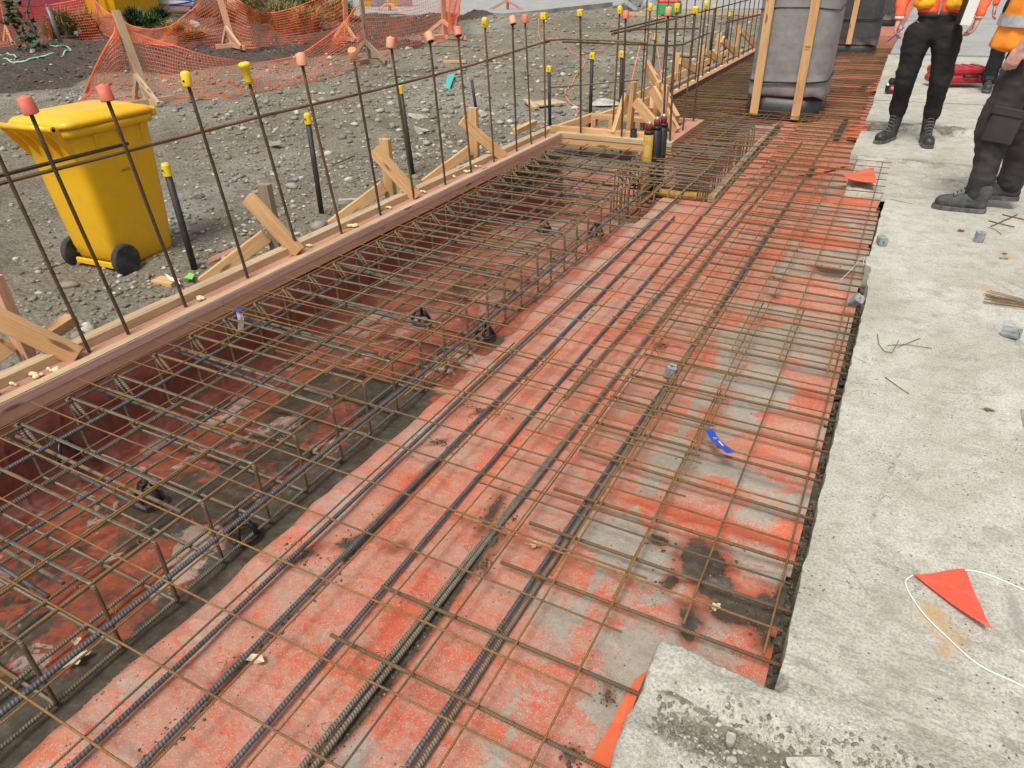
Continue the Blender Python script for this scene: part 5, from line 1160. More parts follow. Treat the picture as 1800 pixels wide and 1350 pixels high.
peg((967, 218), (965, 118), -.25, 'square', 'black steel peg splashed with white paint by the box-out corner', .0195)
peg((1037, 222), (1041, 95), -.25, 'square', 'black steel peg right of the box-out corner with a square yellow cap')
peg((1090, 225), (1093, 92), -.25, 'square', 'black steel peg behind the middle of the box-out', .0185)
for i, (x, y) in enumerate([(1152, 65), (1222, 22), (1257, 12), (1283, 25), (1148, 70)][:4]):
    q = onX(x, y, -3.0-.1*i); q.z = max(.45, min(q.z, .85))
    root = empty('steel_peg', (q.x, q.y, -.3), ['black steel peg holding the orange cord, left of the far form', 'thin black peg behind the far row of starter bars, left one', 'thin black peg behind the far row of starter bars, middle one', 'thin black peg behind the far row of starter bars, right one'][i], 'steel peg', 'black steel pegs driven in behind the form'); o = root.location
    bar('shaft', (q.x, q.y, -.3), q, .02, 'peg_steel', root, origin=o); mb = MB(); mb.box(q-o, (.045, .045, .07), bev=.004); mb.build('cap', 'cap_yellow', root)

# ------------------------------------------------------------------ wrapped columns
def column(cx, cy, w_, ztop, label, wrap, base, strap_z, bats, skirt=.12, rz=0):
    root = empty('wrapped_column', (cx, cy, -.1), label, 'column', 'wrapped columns standing in the reinforcement', rz); R_ = []
    rg = random.Random(int(cx*100)); N = 48
    def ring(z, s, seed, amp):
        out = []
        for x, y in rrect(w_*s, w_*s, w_*.27, 11):
            a = math.atan2(y, x); k = 1+amp*math.sin(a*5+seed)+amp*.6*math.sin(a*9+seed*2); out.append((x*k, y*k, z))
        return out
    zs = [skirt+.0, skirt+.03, .34, .48, strap_z-.03, strap_z, strap_z+.03, .9, 1.3, 1.7, 2.2, ztop]
    sc = [1.0, 1.01, 1.01, 1.005, 1.0, .985, .99, .985, .98, .98, .975, .97]
    zs = sorted(zs); rings = [ring(z, s_, z*6, .007 if z < .5 else .003) for z, s_ in zip(zs, sc)]
    rings[0] = [(x, y, z+.03*math.sin(math.atan2(y, x)*6+1)) for x, y, z in rings[0]]
    loft(rings, wrap, 'wrap', root)
    loft([ring(-.02, .995, 1, .02), ring(.08, .99, 2, .02), ring(.26, .95, 3, .01)], base, 'base_wrap', root)
    s2 = [[(x*1.012, y*1.012, strap_z+dz+.02*math.sin(math.atan2(y, x)+2)) for x, y, _ in ring(0, .995, strap_z*6, .004)] for dz in (-.014, .014)]
    for bx in bats:
        beam('batten', (bx[0], bx[1], bx[2]), (bx[0]+bx[3], bx[1], ztop), .09, .025, 'wood_light', root, up=(0, 1, 0))
    mbs = MB(); pts = [(x*1.02, y*1.055, strap_z+.025*math.cos(math.atan2(y, x)-1.2)) for x, y, _ in ring(0, 1, 0, 0)]
    mbs.tube(pts, .011, 5, closed=True); mbs.build('strap', 'black_plastic', root)
    if wrap == 'wrap_grey':
        mbs = MB(); mbs.tube([(x*.992, y*.992, 1.12+.02*math.sin(math.atan2(y, x)*3)) for x, y, _ in ring(0, 1, 0, 0)], .006, 4, closed=True); mbs.build('wrap_seam', 'wrap_dark', root)
    return root
c1_ = column(-1.205, 9.15, .83, 3.2, 'nearest round cornered column wrapped in grey padding with two battens and a black strap', 'wrap_grey', 'black_plastic', .42,
             [(-.28, -.455, .05, 0), (.17, -.455, .03, 0)], .235)
text('MSG8', .022, 'ink', (.17, -.4685, .76), (math.radians(90), 0, 0), c1_, 'stamp'); text('H3.2', .020, 'ink', (.17, -.4685, .735), (math.radians(90), 0, 0), c1_, 'stamp')
column(-1.10, 15.6, .86, 3.4, 'second column behind, wrapped in black plastic with one batten', 'wrap_dark', 'black_plastic', .62, [(-.02, -.46, .2, 0)], .17)
column(-1.02, 22.4, .86, 3.4, 'third far column wrapped in black plastic beyond the second', 'wrap_dark', 'black_plastic', .7, [(-.25, -.46, .2, 0)], .12)

# ------------------------------------------------------------------ people
_b = bmesh.new(); bmesh.ops.create_icosphere(_b, subdivisions=2, radius=1.0); UNIT = [v.co.copy() for v in _b.verts]; _b.free()
def capsule(bm, p0, r0, p1, r1, sub=2):
    vs = []
    for p, r in ((p0, r0), (p1, r1)):
        r = r if isinstance(r, tuple) else (r, r, r)
        vs += [bm.verts.new(Vector(p)+Vector((c.x*r[0], c.y*r[1], c.z*r[2]))) for c in UNIT]
    bmesh.ops.convex_hull(bm, input=vs)
    bmesh.ops.delete(bm, geom=[v for v in bm.verts if not v.link_faces], context='VERTS')
def blob(name, caps, vox, mat, parent, org=(0, 0, 0), smooth=4, wr=None, cut=None, sub=2):
    bm = bmesh.new()
    for c in caps:
        b2 = bmesh.new(); capsule(b2, *c, sub=sub); tmp = bpy.data.meshes.new('t'); b2.to_mesh(tmp); b2.free(); bm.from_mesh(tmp); bpy.data.meshes.remove(tmp)
    me = bpy.data.meshes.new(name); bm.to_mesh(me); bm.free(); o = bpy.data.objects.new(name, me); COL.objects.link(o)
    m = o.modifiers.new('r', 'REMESH'); m.mode = 'VOXEL'; m.voxel_size = vox
    if smooth: s = o.modifiers.new('s', 'SMOOTH'); s.iterations = smooth; s.factor = .5
    dg = bpy.context.evaluated_depsgraph_get(); dg.update(); m2 = bpy.data.meshes.new_from_object(o.evaluated_get(dg)); bpy.data.objects.remove(o)
    n = len(m2.vertices); co = np.empty(n*3); m2.vertices.foreach_get('co', co); co = co.reshape(-1, 3)
    if wr:
        no = np.empty(n*3); m2.vertices.foreach_get('normal', no); no = no.reshape(-1, 3); amp, sx, sz = wr
        u = co[:, 0]*sx+co[:, 1]*sx*.6; d_ = fbm(u+co[:, 1]*3, co[:, 2]*sz+co[:, 0]*2, 1.0, 3, 77)-.5
        d2 = np.abs(fbm(co[:, 0]*sx*1.2+9, co[:, 2]*sz*1.5+co[:, 1]*sx, 1.0, 2, 78)-.5)
        co = co+no*((d_*amp*2-d2*amp)[:, None])
    co -= np.array(org); m2.vertices.foreach_set('co', co.ravel()); m2.materials.clear(); m2.materials.append(M[mat]); m2.polygons.foreach_set('use_smooth', [True]*len(m2.polygons)); m2.update()
    return link(name, m2, parent)
def hand(wrist, d, n, side, curl=.5, spread=.1, thumb_out=.7, thumb_d=None):
    """capsules of one hand: d points to the finger tips, n is the palm normal, side the thumb side (+-1 along n x d)"""
    w_ = Vector(wrist); d = Vector(d).normalized(); n = (Vector(n)-d*Vector(n).dot(d)).normalized(); s = n.cross(d)*side; C_ = []
    C_.append((w_, .024, w_+d*.05+s*.018, .020)); C_.append((w_, .023, w_+d*.05-s*.022, .017)); C_.append((w_+d*.04+s*.02, .019, w_+d*.085+s*.026, .0125)); C_.append((w_+d*.04-s*.02, .018, w_+d*.078-s*.028, .0115)); C_.append((w_+d*.04, .019, w_+d*.088, .0125))
    for k, (off, L) in enumerate(((.029, .068), (.010, .078), (-.010, .072), (-.028, .056))):
        b_ = w_+d*(.086-abs(off)*.15)+s*off; dd = (d+s*off*spread*6).normalized(); cu = curl*(1+.25*k)
        p1 = b_+(dd*math.cos(cu*.5)+n*math.sin(cu*.5))*L*.45; p2 = p1+(dd*math.cos(cu*1.2)+n*math.sin(cu*1.2))*L*.32; p3 = p2+(dd*math.cos(cu*1.8)+n*math.sin(cu*1.8))*L*.25
        C_ += [(b_, .0105, p1, .0092), (p1, .0092, p2, .0082), (p2, .0082, p3, .0070)]
    td = Vector(thumb_d).normalized() if thumb_d else (d*.7+s*thumb_out+n*.35).normalized()
    t0 = w_+d*.025+s*.022; t1 = t0+td*.042; t2 = t1+(td*.8+d*.4).normalized()*.032; t3 = t2+(td*.6+d*.6).normalized()*.024
    C_ += [(t0, .017, t1, .0125), (t1, .0125, t2, .0105), (t2, .0105, t3, .0085)]; return C_
def head_caps(c, f):
    f = Vector(f).normalized(); s = Vector((0, 0, 1)).cross(f)
    return [(c+Vector((0, 0, .03))-f*.015, (.078, .085, .095), c+Vector((0, 0, .02))+f*.01, (.07, .07, .085)), (c-Vector((0, 0, .05))+f*.035, .052, c-Vector((0, 0, .085))+f*.055, .030),
            (c+f*.092+Vector((0, 0, .005)), .010, c+f*.112-Vector((0, 0, .022)), .014), (c+s*.082-Vector((0, 0, .01)), .014, c+s*.085+Vector((0, 0, .02)), .013), (c-s*.082-Vector((0, 0, .01)), .014, c-s*.085+Vector((0, 0, .02)), .013)]
def face_bits(root, c, f, o):
    f = Vector(f).normalized(); s = Vector((0, 0, 1)).cross(f)
    for k in (-1, 1):
        mb = MB(); mb.lathe([(.001, -.010), (.008, -.006), (.010, 0), (.008, .006), (.001, .010)], 10, c+f*.083+s*.031*k+Vector((0, 0, .012))-o); mb.build('eye', 'ink', root, smooth=True)
    mb = MB(); mb.tube([c+f*.093+s*.022-Vector((0, 0, .048))-o, c+f*.100-Vector((0, 0, .046))-o, c+f*.093-s*.022-Vector((0, 0, .048))-o], .0045, 6); mb.build('mouth', 'cap_coral', root, smooth=True)
def boot(root, o, heel, d, mat, high=.18, L=.30):
    heel = Vector(heel); d = Vector(d).normalized(); up = Vector((0, 0, 1)); s = up.cross(d)
    B = blob('boot', [(heel+d*.04+up*.055, .044, heel+d*.15+up*.055, .047), (heel+d*.15+up*.050, .052, heel+d*(L-.055)+up*.043, .050), (heel+d*(L-.085)+up*.052, .052, heel+d*(L-.050)+up*.048, .046), (heel+d*.06+up*.06, .048, heel+d*.05+up*high, .060),
                      (heel+d*.08+up*.09, .045, heel+d*.16+up*.07, .044)], .007, mat, root, o, 3, (.003, 30, 40))
    rings = []
    for z, e in ((0, .0), (.004, .004), (.026, .004), (.030, .0)):
        r = []
        for k in range(28):
            a = 2*math.pi*k/28; x = L/2+(L/2+e)*math.cos(a); w_ = (.051+.006*math.cos(a)-.010*math.exp(-((x-L*.42)/.05)**2)+e)*(abs(math.sin(a))**.6)*(1 if math.sin(a) > 0 else -1)
            q = heel+d*x+s*w_+up*z; r.append(q-o)
        rings.append(r)
    so_ = loft(rings, 'sole', 'sole', root, smooth=False)
    mb = MB()
    for k in range(6):
        t = k/5; c = heel+d*(.205-.088*t)+up*(.098+.105*t*(high/.2)); wv = .026
        mb.tube([c-s*wv-o, c+d*.008+up*.008-o, c+s*wv-o], .0036, 4)
    c = heel+d*.125+up*.17
    for k in (-1, 1): mb.tube([c-o, c+s*.035*k+d*.02-up*.01-o, c+s*.045*k+d*.03-up*.04-o, c+s*.022*k+d*.022-up*.028-o], .002, 4)
    mt = MB(); mt.tube([heel+d*(L-.095)+s*.050*math.cos(a)+up*(.045+.058*math.sin(a))-o for a in [k_*math.pi/8 for k_ in range(9)]], .0022, 4); mt.build('toe_seam', 'sole', root)
    mb.build('laces', 'peg_steel' if mat == 'boot_dusty' else 'reflective_lace', root)
U = Vector((0, 0, 1))
# --- person standing in the middle distance, facing the camera
P1 = empty('person', (.10, 7.63, 0), 'person in slim black trousers, orange jacket and yellow vest holding pen and folder', 'person'); o = P1.location
hipL, hipR = Vector((.20, 7.62, .93)), Vector((-.02, 7.62, .93)); kL, kR = Vector((.245, 7.60, .50)), Vector((-.035, 7.60, .50)); aL, aR = Vector((.245, 7.68, .15)), Vector((-.035, 7.70, .15))
fc = Vector((-.10, -1, 0)); hc = Vector((.09, 7.60, 1.68))
shR, shL = Vector((-.105, 7.62, 1.45)), Vector((.285, 7.62, 1.45)); elR, elL = Vector((-.20, 7.60, 1.19)), Vector((.40, 7.60, 1.19)); wrR, wrL = Vector((-.195, 7.48, 1.00)), Vector((.385, 7.46, 1.015))
hR = hand(wrR, (-.05, -.10, -1), (1, -.2, 0), 1, .65, .1, thumb_d=(.55, -.5, -.7)); hL = hand(wrL, (-.18, -.15, -1), (-1, -.1, .1), -1, .75, .05, thumb_d=(-.7, -.6, -.7))
blob('body', [(hipL, .080, kL, .050), (hipR, .080, kR, .050), (kL, .050, aL, .032), (kR, .050, aR, .032), (aL, .032, aL-U*.09, .026), (aR, .032, aR-U*.09, .026), (Vector((.09, 7.63, .95)), (.135, .085, .10), Vector((.09, 7.63, 1.38)), (.17, .10, .10)),
              (shR, .055, elR, .042), (shL, .055, elL, .042), (elR, .042, wrR, .026), (elL, .042, wrL, .026), (Vector((.09, 7.63, 1.45)), .06, hc-U*.10, .055)]+head_caps(hc, fc)+hR+hL, .0058, 'skin', P1, o, 2)
blob('trousers', [(hipL-U*.04, (.120, .120, .12), kL, .086), (hipR-U*.04, (.120, .120, .12), kR, .086), (kL, .086, aL+U*.14, .076), (kR, .086, aR+U*.14, .076), (aL+U*.15, .082, aL+U*.09, .078), (aR+U*.15, .082, aR+U*.09, .078), (Vector((.09, 7.63, .875)), (.17, .115, .07), Vector((.09, 7.63, 1.05)), (.160, .110, .05))], .010, 'trouser_black', P1, o, 3, (.013, 8, 11))
blob('jacket', [(Vector((.09, 7.63, 1.07)), (.175, .125, .045), Vector((.09, 7.63, 1.40)), (.20, .125, .08)), (shR, .075, elR, .062), (shL, .075, elL, .062), (elR, .062, wrR+U*.035, .044), (elL, .062, wrL+U*.035, .044), (Vector((.09, 7.63, 1.47)), .08, Vector((.09, 7.63, 1.53)), .07)], .011, 'jacket_orange', P1, o, 4, (.012, 12, 14))
blob('vest', [(Vector((-.015, 7.622, 1.115)), (.105, .145, .045), Vector((-.005, 7.622, 1.44)), (.09, .135, .06)), (Vector((.195, 7.622, 1.115)), (.105, .145, .045), Vector((.19, 7.622, 1.44)), (.09, .135, .06))], .011, 'vest_yellow', P1, o, 2, (.010, 10, 8))
mb = MB(); mb.box(Vector((.09, 7.478, 1.18))-o, (.012, .012, .26), mi=0); mb.build('zip', 'steel_pole', P1)
for k in (-.060, .240): 
    mb = MB(); mb.box(Vector((k, 7.476, 1.34))-o, (.045, .010, .30)); mb.build('reflective_strip', 'reflective', P1)
blob('shirt_hem', [(Vector((.09, 7.63, 1.04)), (.168, .118, .03), Vector((.09, 7.63, 1.06)), (.165, .118, .03))], .012, 'shirt_grey', P1, o, 2)
for wv in (wrR, wrL):
    mb = MB(); mb.lathe([(.034, -.010), (.037, -.006), (.037, .010), (.033, .014)], 16, wv+U*.022-o); mb.build('cuff', 'white', P1, smooth=True)
boot(P1, o, (-.010, 7.75, -.01), (-.42, -1, 0), 'boot_black', .22, .34); boot(P1, o, (.235, 7.74, -.01), (.16, -1, 0), 'boot_black', .22, .34)
blob('hair', [(hc+Vector((0, .02, .06)), (.088, .09, .07), hc+Vector((0, .05, -.02)), (.08, .05, .07))], .010, 'hair', P1, o, 2, (.006, 30, 30)); face_bits(P1, hc, fc, o)
tag(bar('pen', wrR+Vector((.055, -.07, -.045)), wrR+Vector((-.045, -.09, -.155)), .0045, 'blue', sides=8), 'blue pen held in the right hand of the person in slim black trousers', 'pen')
fo = empty('folder', onY(1704, 14, 7.40), 'white folder held upright in the left hand of the person in slim black trousers', 'folder', rz=.15)
mb = MB(); mb.box((0, 0, .03), (.078, .20, .30), Euler((0.0, .10, 0)).to_matrix(), bev=.003); mb.build('cover', 'white', fo)
mb = MB(); mb.box((-.042, 0, .03), (.005, .19, .29), Euler((0.0, .10, 0)).to_matrix()); mb.build('spine', 'ink', fo)
# --- person at the right edge, facing left
P2 = empty('person', (.60, 5.66, 0), 'person in dark grey cargo trousers and orange vest, hand resting on hip', 'person'); o = P2.location
hN, hF = Vector((.61, 5.57, .93)), Vector((.64, 5.79, .93)); kN, kF = Vector((.545, 5.55, .50)), Vector((.73, 5.85, .50)); aN, aF = Vector((.575, 5.53, .13)), Vector((.775, 5.90, .13))
fc = Vector((-1, .1, 0)); hc = Vector((.57, 5.68, 1.70)); shN, shF = Vector((.62, 5.47, 1.46)), Vector((.62, 5.87, 1.46)); elN, elF = Vector((.665, 5.38, 1.20)), Vector((.66, 5.93, 1.20)); wrN, wrF = Vector((.54, 5.42, 1.00)), Vector((.46, 5.84, 1.32))
hn = hand(wrN, (-.28, 0, -1), (.15, 1, 0), 1, .75, .12, thumb_d=(1, -.1, -.25)); hf = hand(wrF, (-.6, -.6, .5), (0, -.4, -1), 1, .6)
blob('body', [(hN, .09, kN, .06), (hF, .09, kF, .06), (kN, .06, aN, .045), (kF, .06, aF, .045), (aN-U*.06, .035, aN+Vector((-.12, 0, -.08)), .03), (aF-U*.06, .035, aF+Vector((-.12, 0, -.08)), .03), (Vector((.62, 5.68, .95)), (.11, .16, .10), Vector((.61, 5.68, 1.38)), (.11, .18, .10)),
              (shN, .06, elN, .052), (shF, .06, elF, .052), (elN, .056, wrN+Vector((.02, 0, .04)), .034), (wrN+Vector((.02, 0, .04)), .034, wrN, .028), (elF, .05, wrF, .030), (Vector((.60, 5.68, 1.45)), .065, hc-U*.10, .06)]+head_caps(hc, fc)+hn+hf, .0058, 'skin', P2, o, 2)
blob('trousers', [(hN, (.13, .12, .11), kN, .105), (hF, (.12, .12, .11), kF, .105), (kN, .105, aN+U*.08, .086), (kF, .105, aF+U*.08, .086), (aN+U*.10, .090, aN+U*.0, .082), (aF+U*.10, .090, aF+U*.0, .082), (Vector((.62, 5.68, .92)), (.135, .18, .06), Vector((.62, 5.68, 1.04)), (.125, .165, .04))], .010, 'trouser_grey', P2, o, 3, (.022, 7, 10))
mb = MB(); mb.box(Vector((.58, 5.437, .56))-o, (.17, .018, .20), Euler((0, .12, 0)).to_matrix(), bev=.008); mb.build('cargo_pocket', 'trouser_grey', P2)
mb = MB(); mb.box(Vector((.58, 5.430, .645))-o, (.18, .018, .05), Euler((0, .14, 0)).to_matrix(), bev=.006); mb.build('pocket_flap', 'trouser_grey', P2)
blob('vest', [(Vector((.585, 5.68, .985)), (.205, .225, .035), Vector((.61, 5.68, 1.42)), (.135, .19, .08))], .012, 'vest_orange', P2, o, 3, (.012, 8, 8))
rr_ = []
for dz in (1.105, 1.165):
    rr_.append([Vector((.60+(.205-.10*(dz-1.02))*math.cos(a), 5.68+(.232-.05*(dz-1.02))*math.sin(a), dz))-o for a in [k*2*math.pi/40 for k in range(40)]])
loft([[(p.x*1.03, p.y*1.03, p.z) for p in q] for q in rr_], 'reflective', 'reflective_strip', P2, caps=False)
blob('sleeve', [(shN, .078, elN+U*.10, .068)], .012, 'shirt_grey', P2, o, 2); blob('sleeve', [(shF, .078, elF+U*.10, .068)], .012, 'shirt_grey', P2, o, 2)
boot(P2, o, (.645, 5.50, 0), (-1, .02, 0), 'boot_dusty', .14, .315); boot(P2, o, (.86, 5.90, 0), (-1, .0, 0), 'boot_dusty', .14, .315)
blob('hair', [(hc+Vector((.02, 0, .06)), (.088, .088, .07), hc+Vector((.05, 0, -.02)), (.05, .08, .07))], .010, 'hair', P2, o, 2, (.006, 30, 30)); face_bits(P2, hc, fc, o)
# --- third person, mostly hidden
p3 = at(1728, 158, 0); P3 = empty('person', p3, 'person mostly hidden behind the others in loose black trousers and a red orange jacket', 'person'); o = P3.location; q = p3+Vector((.16, 0, 0))
hA, hB = q+Vector((-.10, 0, .93)), q+Vector((.10, 0, .93)); kA, kB = q+Vector((-.12, 0, .5)), q+Vector((.12, 0, .5)); aA, aB = q+Vector((-.13, .02, .12)), q+Vector((.13, .02, .12)); fc = Vector((0, -1, 0)); hc = q+Vector((0, 0, 1.70))
wA, wB = q+Vector((-.30, -.06, .93)), q+Vector((.30, -.06, .93))
blob('body', [(hA, .085, kA, .055), (hB, .085, kB, .055), (kA, .055, aA, .04), (kB, .055, aB, .04), (aA-U*.06, .035, aA+Vector((0, -.12, -.08)), .03), (aB-U*.06, .035, aB+Vector((0, -.12, -.08)), .03), (q+U*.95, (.15, .10, .10), q+U*1.38, (.17, .10, .10)),
              (q+Vector((-.19, 0, 1.45)), .055, q+Vector((-.28, .02, 1.17)), .042), (q+Vector((.19, 0, 1.45)), .055, q+Vector((.28, .02, 1.17)), .042), (q+Vector((-.28, .02, 1.17)), .042, wA, .026), (q+Vector((.28, .02, 1.17)), .042, wB, .026), (q+U*1.45, .06, hc-U*.10, .055)]+head_caps(hc, fc)+hand(wA, (0, 0, -1), (1, 0, 0), 1)+hand(wB, (0, 0, -1), (-1, 0, 0), -1), .007, 'skin', P3, o, 2)
blob('trousers', [(hA, .115, kA, .09), (hB, .115, kB, .09), (kA, .09, aA, .085), (kB, .09, aB, .085), (q+U*.95, (.17, .12, .05), q+U*1.0, (.16, .11, .05))], .013, 'trouser_black', P3, o, 3, (.012, 8, 9))
blob('jacket', [(q+U*1.02, (.20, .14, .05), q+U*1.42, (.20, .13, .08)), (q+Vector((-.19, 0, 1.45)), .075, q+Vector((-.28, .02, 1.17)), .062), (q+Vector((.19, 0, 1.45)), .075, q+Vector((.28, .02, 1.17)), .062), (q+Vector((-.28, .02, 1.17)), .062, wA+U*.04, .045), (q+Vector((.28, .02, 1.17)), .062, wB+U*.04, .045)], .013, 'jacket_orange', P3, o, 3, (.01, 10, 10))
boot(P3, o, q+Vector((-.13, .08, 0)), (0, -1, 0), 'boot_black', .18); boot(P3, o, q+Vector((.13, .08, 0)), (0, -1, 0), 'boot_black', .18)
blob('hair', [(hc+Vector((0, .02, .06)), (.088, .09, .07), hc+Vector((0, .05, -.02)), (.08, .05, .07))], .012, 'hair', P3, o, 2); face_bits(P3, hc, fc, o)

# --- red case, laser level
cs = at(1675, 150, 0); cs.z = -.012; rc = empty('tool_case', cs, 'red plastic tool case lying flat on the slab behind the standing person', 'case', rz=math.radians(22)); rc.scale = (1.1, 1.1, 1.7)
mb = MB(); mb.box((0, 0, .06), (.58, .30, .055), bev=.018); mb.build('lower_shell', 'red', rc); mb = MB(); mb.box((0, 0, .118), (.575, .295, .055), bev=.020); mb.build('lid', 'red', rc)
for k in range(5): mb = MB(); mb.box((-.20+.1*k, 0, .147), (.05, .22, .008), bev=.003); mb.build('lid_rib', 'red', rc)
mb = MB(); mb.tube([(.02, -.15, .09), (.03, -.185, .085), (.17, -.185, .085), (.18, -.15, .09)], .010, 8); mb.build('handle', 'black_plastic', rc, smooth=True)
for x in (-.12, .24): mb = MB(); mb.box((x, -.153, .09), (.05, .014, .05), bev=.004); mb.build('latch', 'black_plastic', rc)
ls = at(1563, 163, 0); ls.z = 0; lr = empty('laser_level', ls, 'black and red laser level with a green light by the slab edge', 'laser level', rz=.3)
mb = MB(); mb.box((0, 0, .05), (.10, .09, .10), bev=.012); mb.build('body', 'black_plastic', lr); mb = MB(); mb.box((0, 0, .13), (.065, .06, .055), bev=.010); mb.build('head', 'black_plastic', lr)
mb = MB(); mb.box((.012, -.046, .06), (.055, .004, .05), bev=.001); mb.build('panel', 'bright_red', lr); text('Mil', .028, 'ink_white', (.012, -.0487, .062), (math.radians(90), 0, 0), lr, 'print')
b = NB('laser_green'); b.b.inputs['Emission Color'].default_value = (.1, 1, .5, 1); b.b.inputs['Emission Strength'].default_value = 4; M['laser_green'] = b.fin((.1, .9, .5), .3)
mb = MB(); mb.lathe([(.010, 0), (.010, .006), (0, .008)], 10, (-.045, -.03, .10), rotz_to((-.6, -1, .2))); mb.build('light', 'laser_green', lr)
mb = MB(); mb.lathe([(.028, 0), (.028, .01), (.02, .014)], 12, (0, 0, .157)); mb.build('cap', 'black_plastic', lr)

# ------------------------------------------------------------------ orange barrier netting on timber frames
def net(label, tops, bots, cell=.06, w_=.009, sagt=.0, bulge=.1, seed=1):
    """tops / bots: 3D polylines with equal counts"""
    T = [Vector(p) for p in tops]; B_ = [Vector(p) for p in bots]; segs = []; L = 0
    def samp(P, u):
        n = len(P)-1; k = min(int(u*n), n-1); t = u*n-k
        p0, p1, p2, p3 = P[max(k-1, 0)], P[k], P[k+1], P[min(k+2, n)]
        return .5*((2*p1)+(p2-p0)*t+(2*p0-5*p1+4*p2-p3)*t*t+(3*p1-p0-3*p2+p3)*t**3)
    L = sum((T[i+1]-T[i]).length for i in range(len(T)-1)); nu = max(4, int(L/cell)); Hh = max((a-b_).length for a, b_ in zip(T, B_)); nv = max(4, int(Hh/cell)); rg = random.Random(seed)
    G = []
    for i in range(nu+1):
        u = i/nu; a, b_ = samp(T, u), samp(B_, u); G.append([a.lerp(b_, j/nv)+Vector((0, 1, 0))*bulge*math.sin(math.pi*j/nv)*math.sin(math.pi*u*3+seed)+Vector((.3, .3, 0))*.05*math.sin(j*.5+i*.35) for j in range(nv+1)])
    mb = MB()
    def strand(p, q, wd):
        d_ = (q-p)
        if d_.length < 1e-5: return
        v_ = (-Vector(_f)); s = d_.cross(Vector((.5, -.85, .2))).normalized()*wd/2; n_ = d_.cross(s).normalized()*.0012
        mb.add([p-s, q-s, q+s, p+s, p-s+n_, q-s+n_, q+s+n_, p+s+n_], [(0, 1, 2, 3), (7, 6, 5, 4)])
    for i in range(nu+1):
        for j in range(nv):
            strand(G[i][j], G[i][j+1], w_*.62)
    for j in range(nv+1):
        for i in range(nu): strand(G[i][j], G[i+1][j], w_*(2.4 if j in (0, nv) else .95))
    return tag(mb.build('barrier_net', 'net_orange'), label, 'barrier net', 'orange barrier netting')
def netpost(base, top, label, mat='wood_light', aw=.45, dirv=(1, .2, 0), w_=.09):
    b_ = Vector(base); t = Vector(top); root = empty('net_post', b_, label, 'net post', 'timber net posts on feet'); o = root.location; d = Vector(dirv).normalized()
    beam('post', b_+U*.02, t, w_, .045, mat, root, origin=o, up=d)
    beam('foot', b_-d*aw+U*.045, b_+d*aw+U*.045, .045, .09, mat, root, origin=o); h = .42
    s = Vector((-d.y, d.x, 0))*.05
    for k in (-1, 1): beam('brace', b_+d*aw*.9*k+U*.06-s, b_.lerp(t, h/ max(.6, (t-b_).length))-s, .045, .085, mat, root, origin=o)
    s2 = Vector((-d.y, d.x, 0)); beam('cross_foot', b_-s2*.4+U*.05, b_+s2*.4+U*.05, .045, .09, mat, root, origin=o)
    return root
ZG = -.22
pA = atg(265, 185); pAt = onY(203, 18, pA.y)
netpost(pA, pAt, 'nearest net post, weathered timber, just behind the bin', 'wood_pale', .45, (1, -.25, 0), .11)
pB = atg(412, 84); pBt = onY(375, -40, pB.y); netpost(pB, pBt, 'net post with wide A brace in front of the straw coloured grasses', 'wood_orange', .75, (1, -.5, 0), .13)
pC = atg(650, 112); pCt = onY(632, -20, pC.y); netpost(pC, pCt, 'grey weathered net post right of the sagging net', 'wood_old', .55, (1, -.1, 0), .09)
pD = atg(782, 68); pDt = onY(775, -60, pD.y); netpost(pD, pDt, 'orange wrapped net post beyond the coral capped bars', 'wood_orange', .75, (1, -.2, 0), .13)
pE = atg(180, 40); pEt = onY(158, -40, pE.y); netpost(pE, pEt, 'leaning net post at the far left bed', 'wood_orange', .5, (1, -.3, 0), .14)
pF = atg(610, 72); pFt = onY(604, -40, pF.y); netpost(pF, pFt, 'net post half hidden behind the weathered grey post', 'wood_orange', .5, (1, -.3, 0), .12)
pG = atg(685, 25); pGt = onY(683, -40, pG.y); netpost(pG, pGt, 'far net post with splayed braces beside the yellow barrier', 'wood_orange', .9, (1, -.2, 0), .16)
pH = at(892, 22, -.2); pHt = onY(893, -70, pH.y); netpost(pH, pHt, 'far pink A frame trestle standing on the concrete road', 'wood_pink', 1.0, (1, -.2, 0), .14)
pI = atg(20, 78); pIt = onY(0, -20, pI.y); netpost(pI, pIt, 'net post at the left picture edge behind the sapling', 'wood_orange', .4, (1, -.3, 0), .12)
def px3(lst, depth_pts):
    return [onY(x, y, yy) for (x, y), yy in zip(lst, depth_pts)]
def net2(label, tpx, bpx, z, cell, w_, seed, bulge=.06, push=0.0):
    B_ = [atg(x, y, .02) for x, y in bpx]; T = [onY(tx, ty, p.y+push) for (tx, ty), p in zip(tpx, B_)]
    return net(label, T, B_, cell, w_, seed=seed, bulge=bulge)
net2('orange barrier net sagging from the nearest post to the weathered grey post',
     [(203, 48), (262, 66), (330, 88), (400, 104), (470, 108), (540, 88), (600, 42), (634, 2)],
     [(245, 182), (290, 178), (350, 174), (415, 168), (480, 156), (540, 144), (600, 130), (650, 110)], -.2, .068, .0065, 2)
net2('orange net flap pulled taut on the left of the nearest post', [(201, 48), (190, 75), (150, 160)], [(243, 184), (190, 187), (138, 186)], -.2, .068, .008, 3, .02)
net2('orange net slung between the far bed posts left of the A braced post', [(158, -5), (200, 28), (250, 50), (300, 44), (345, 8), (378, -40)], [(180, 60), (225, 72), (270, 78), (310, 80), (360, 82), (412, 84)], -.05, .085, .008, 4)
net2('orange net in front of the straw grasses right of the A braced post', [(378, -40), (430, 8), (475, 22), (520, 12), (560, -5), (604, -40)], [(412, 84), (450, 84), (490, 82), (530, 80), (570, 78), (612, 74)], -.1, .09, .008, 5)
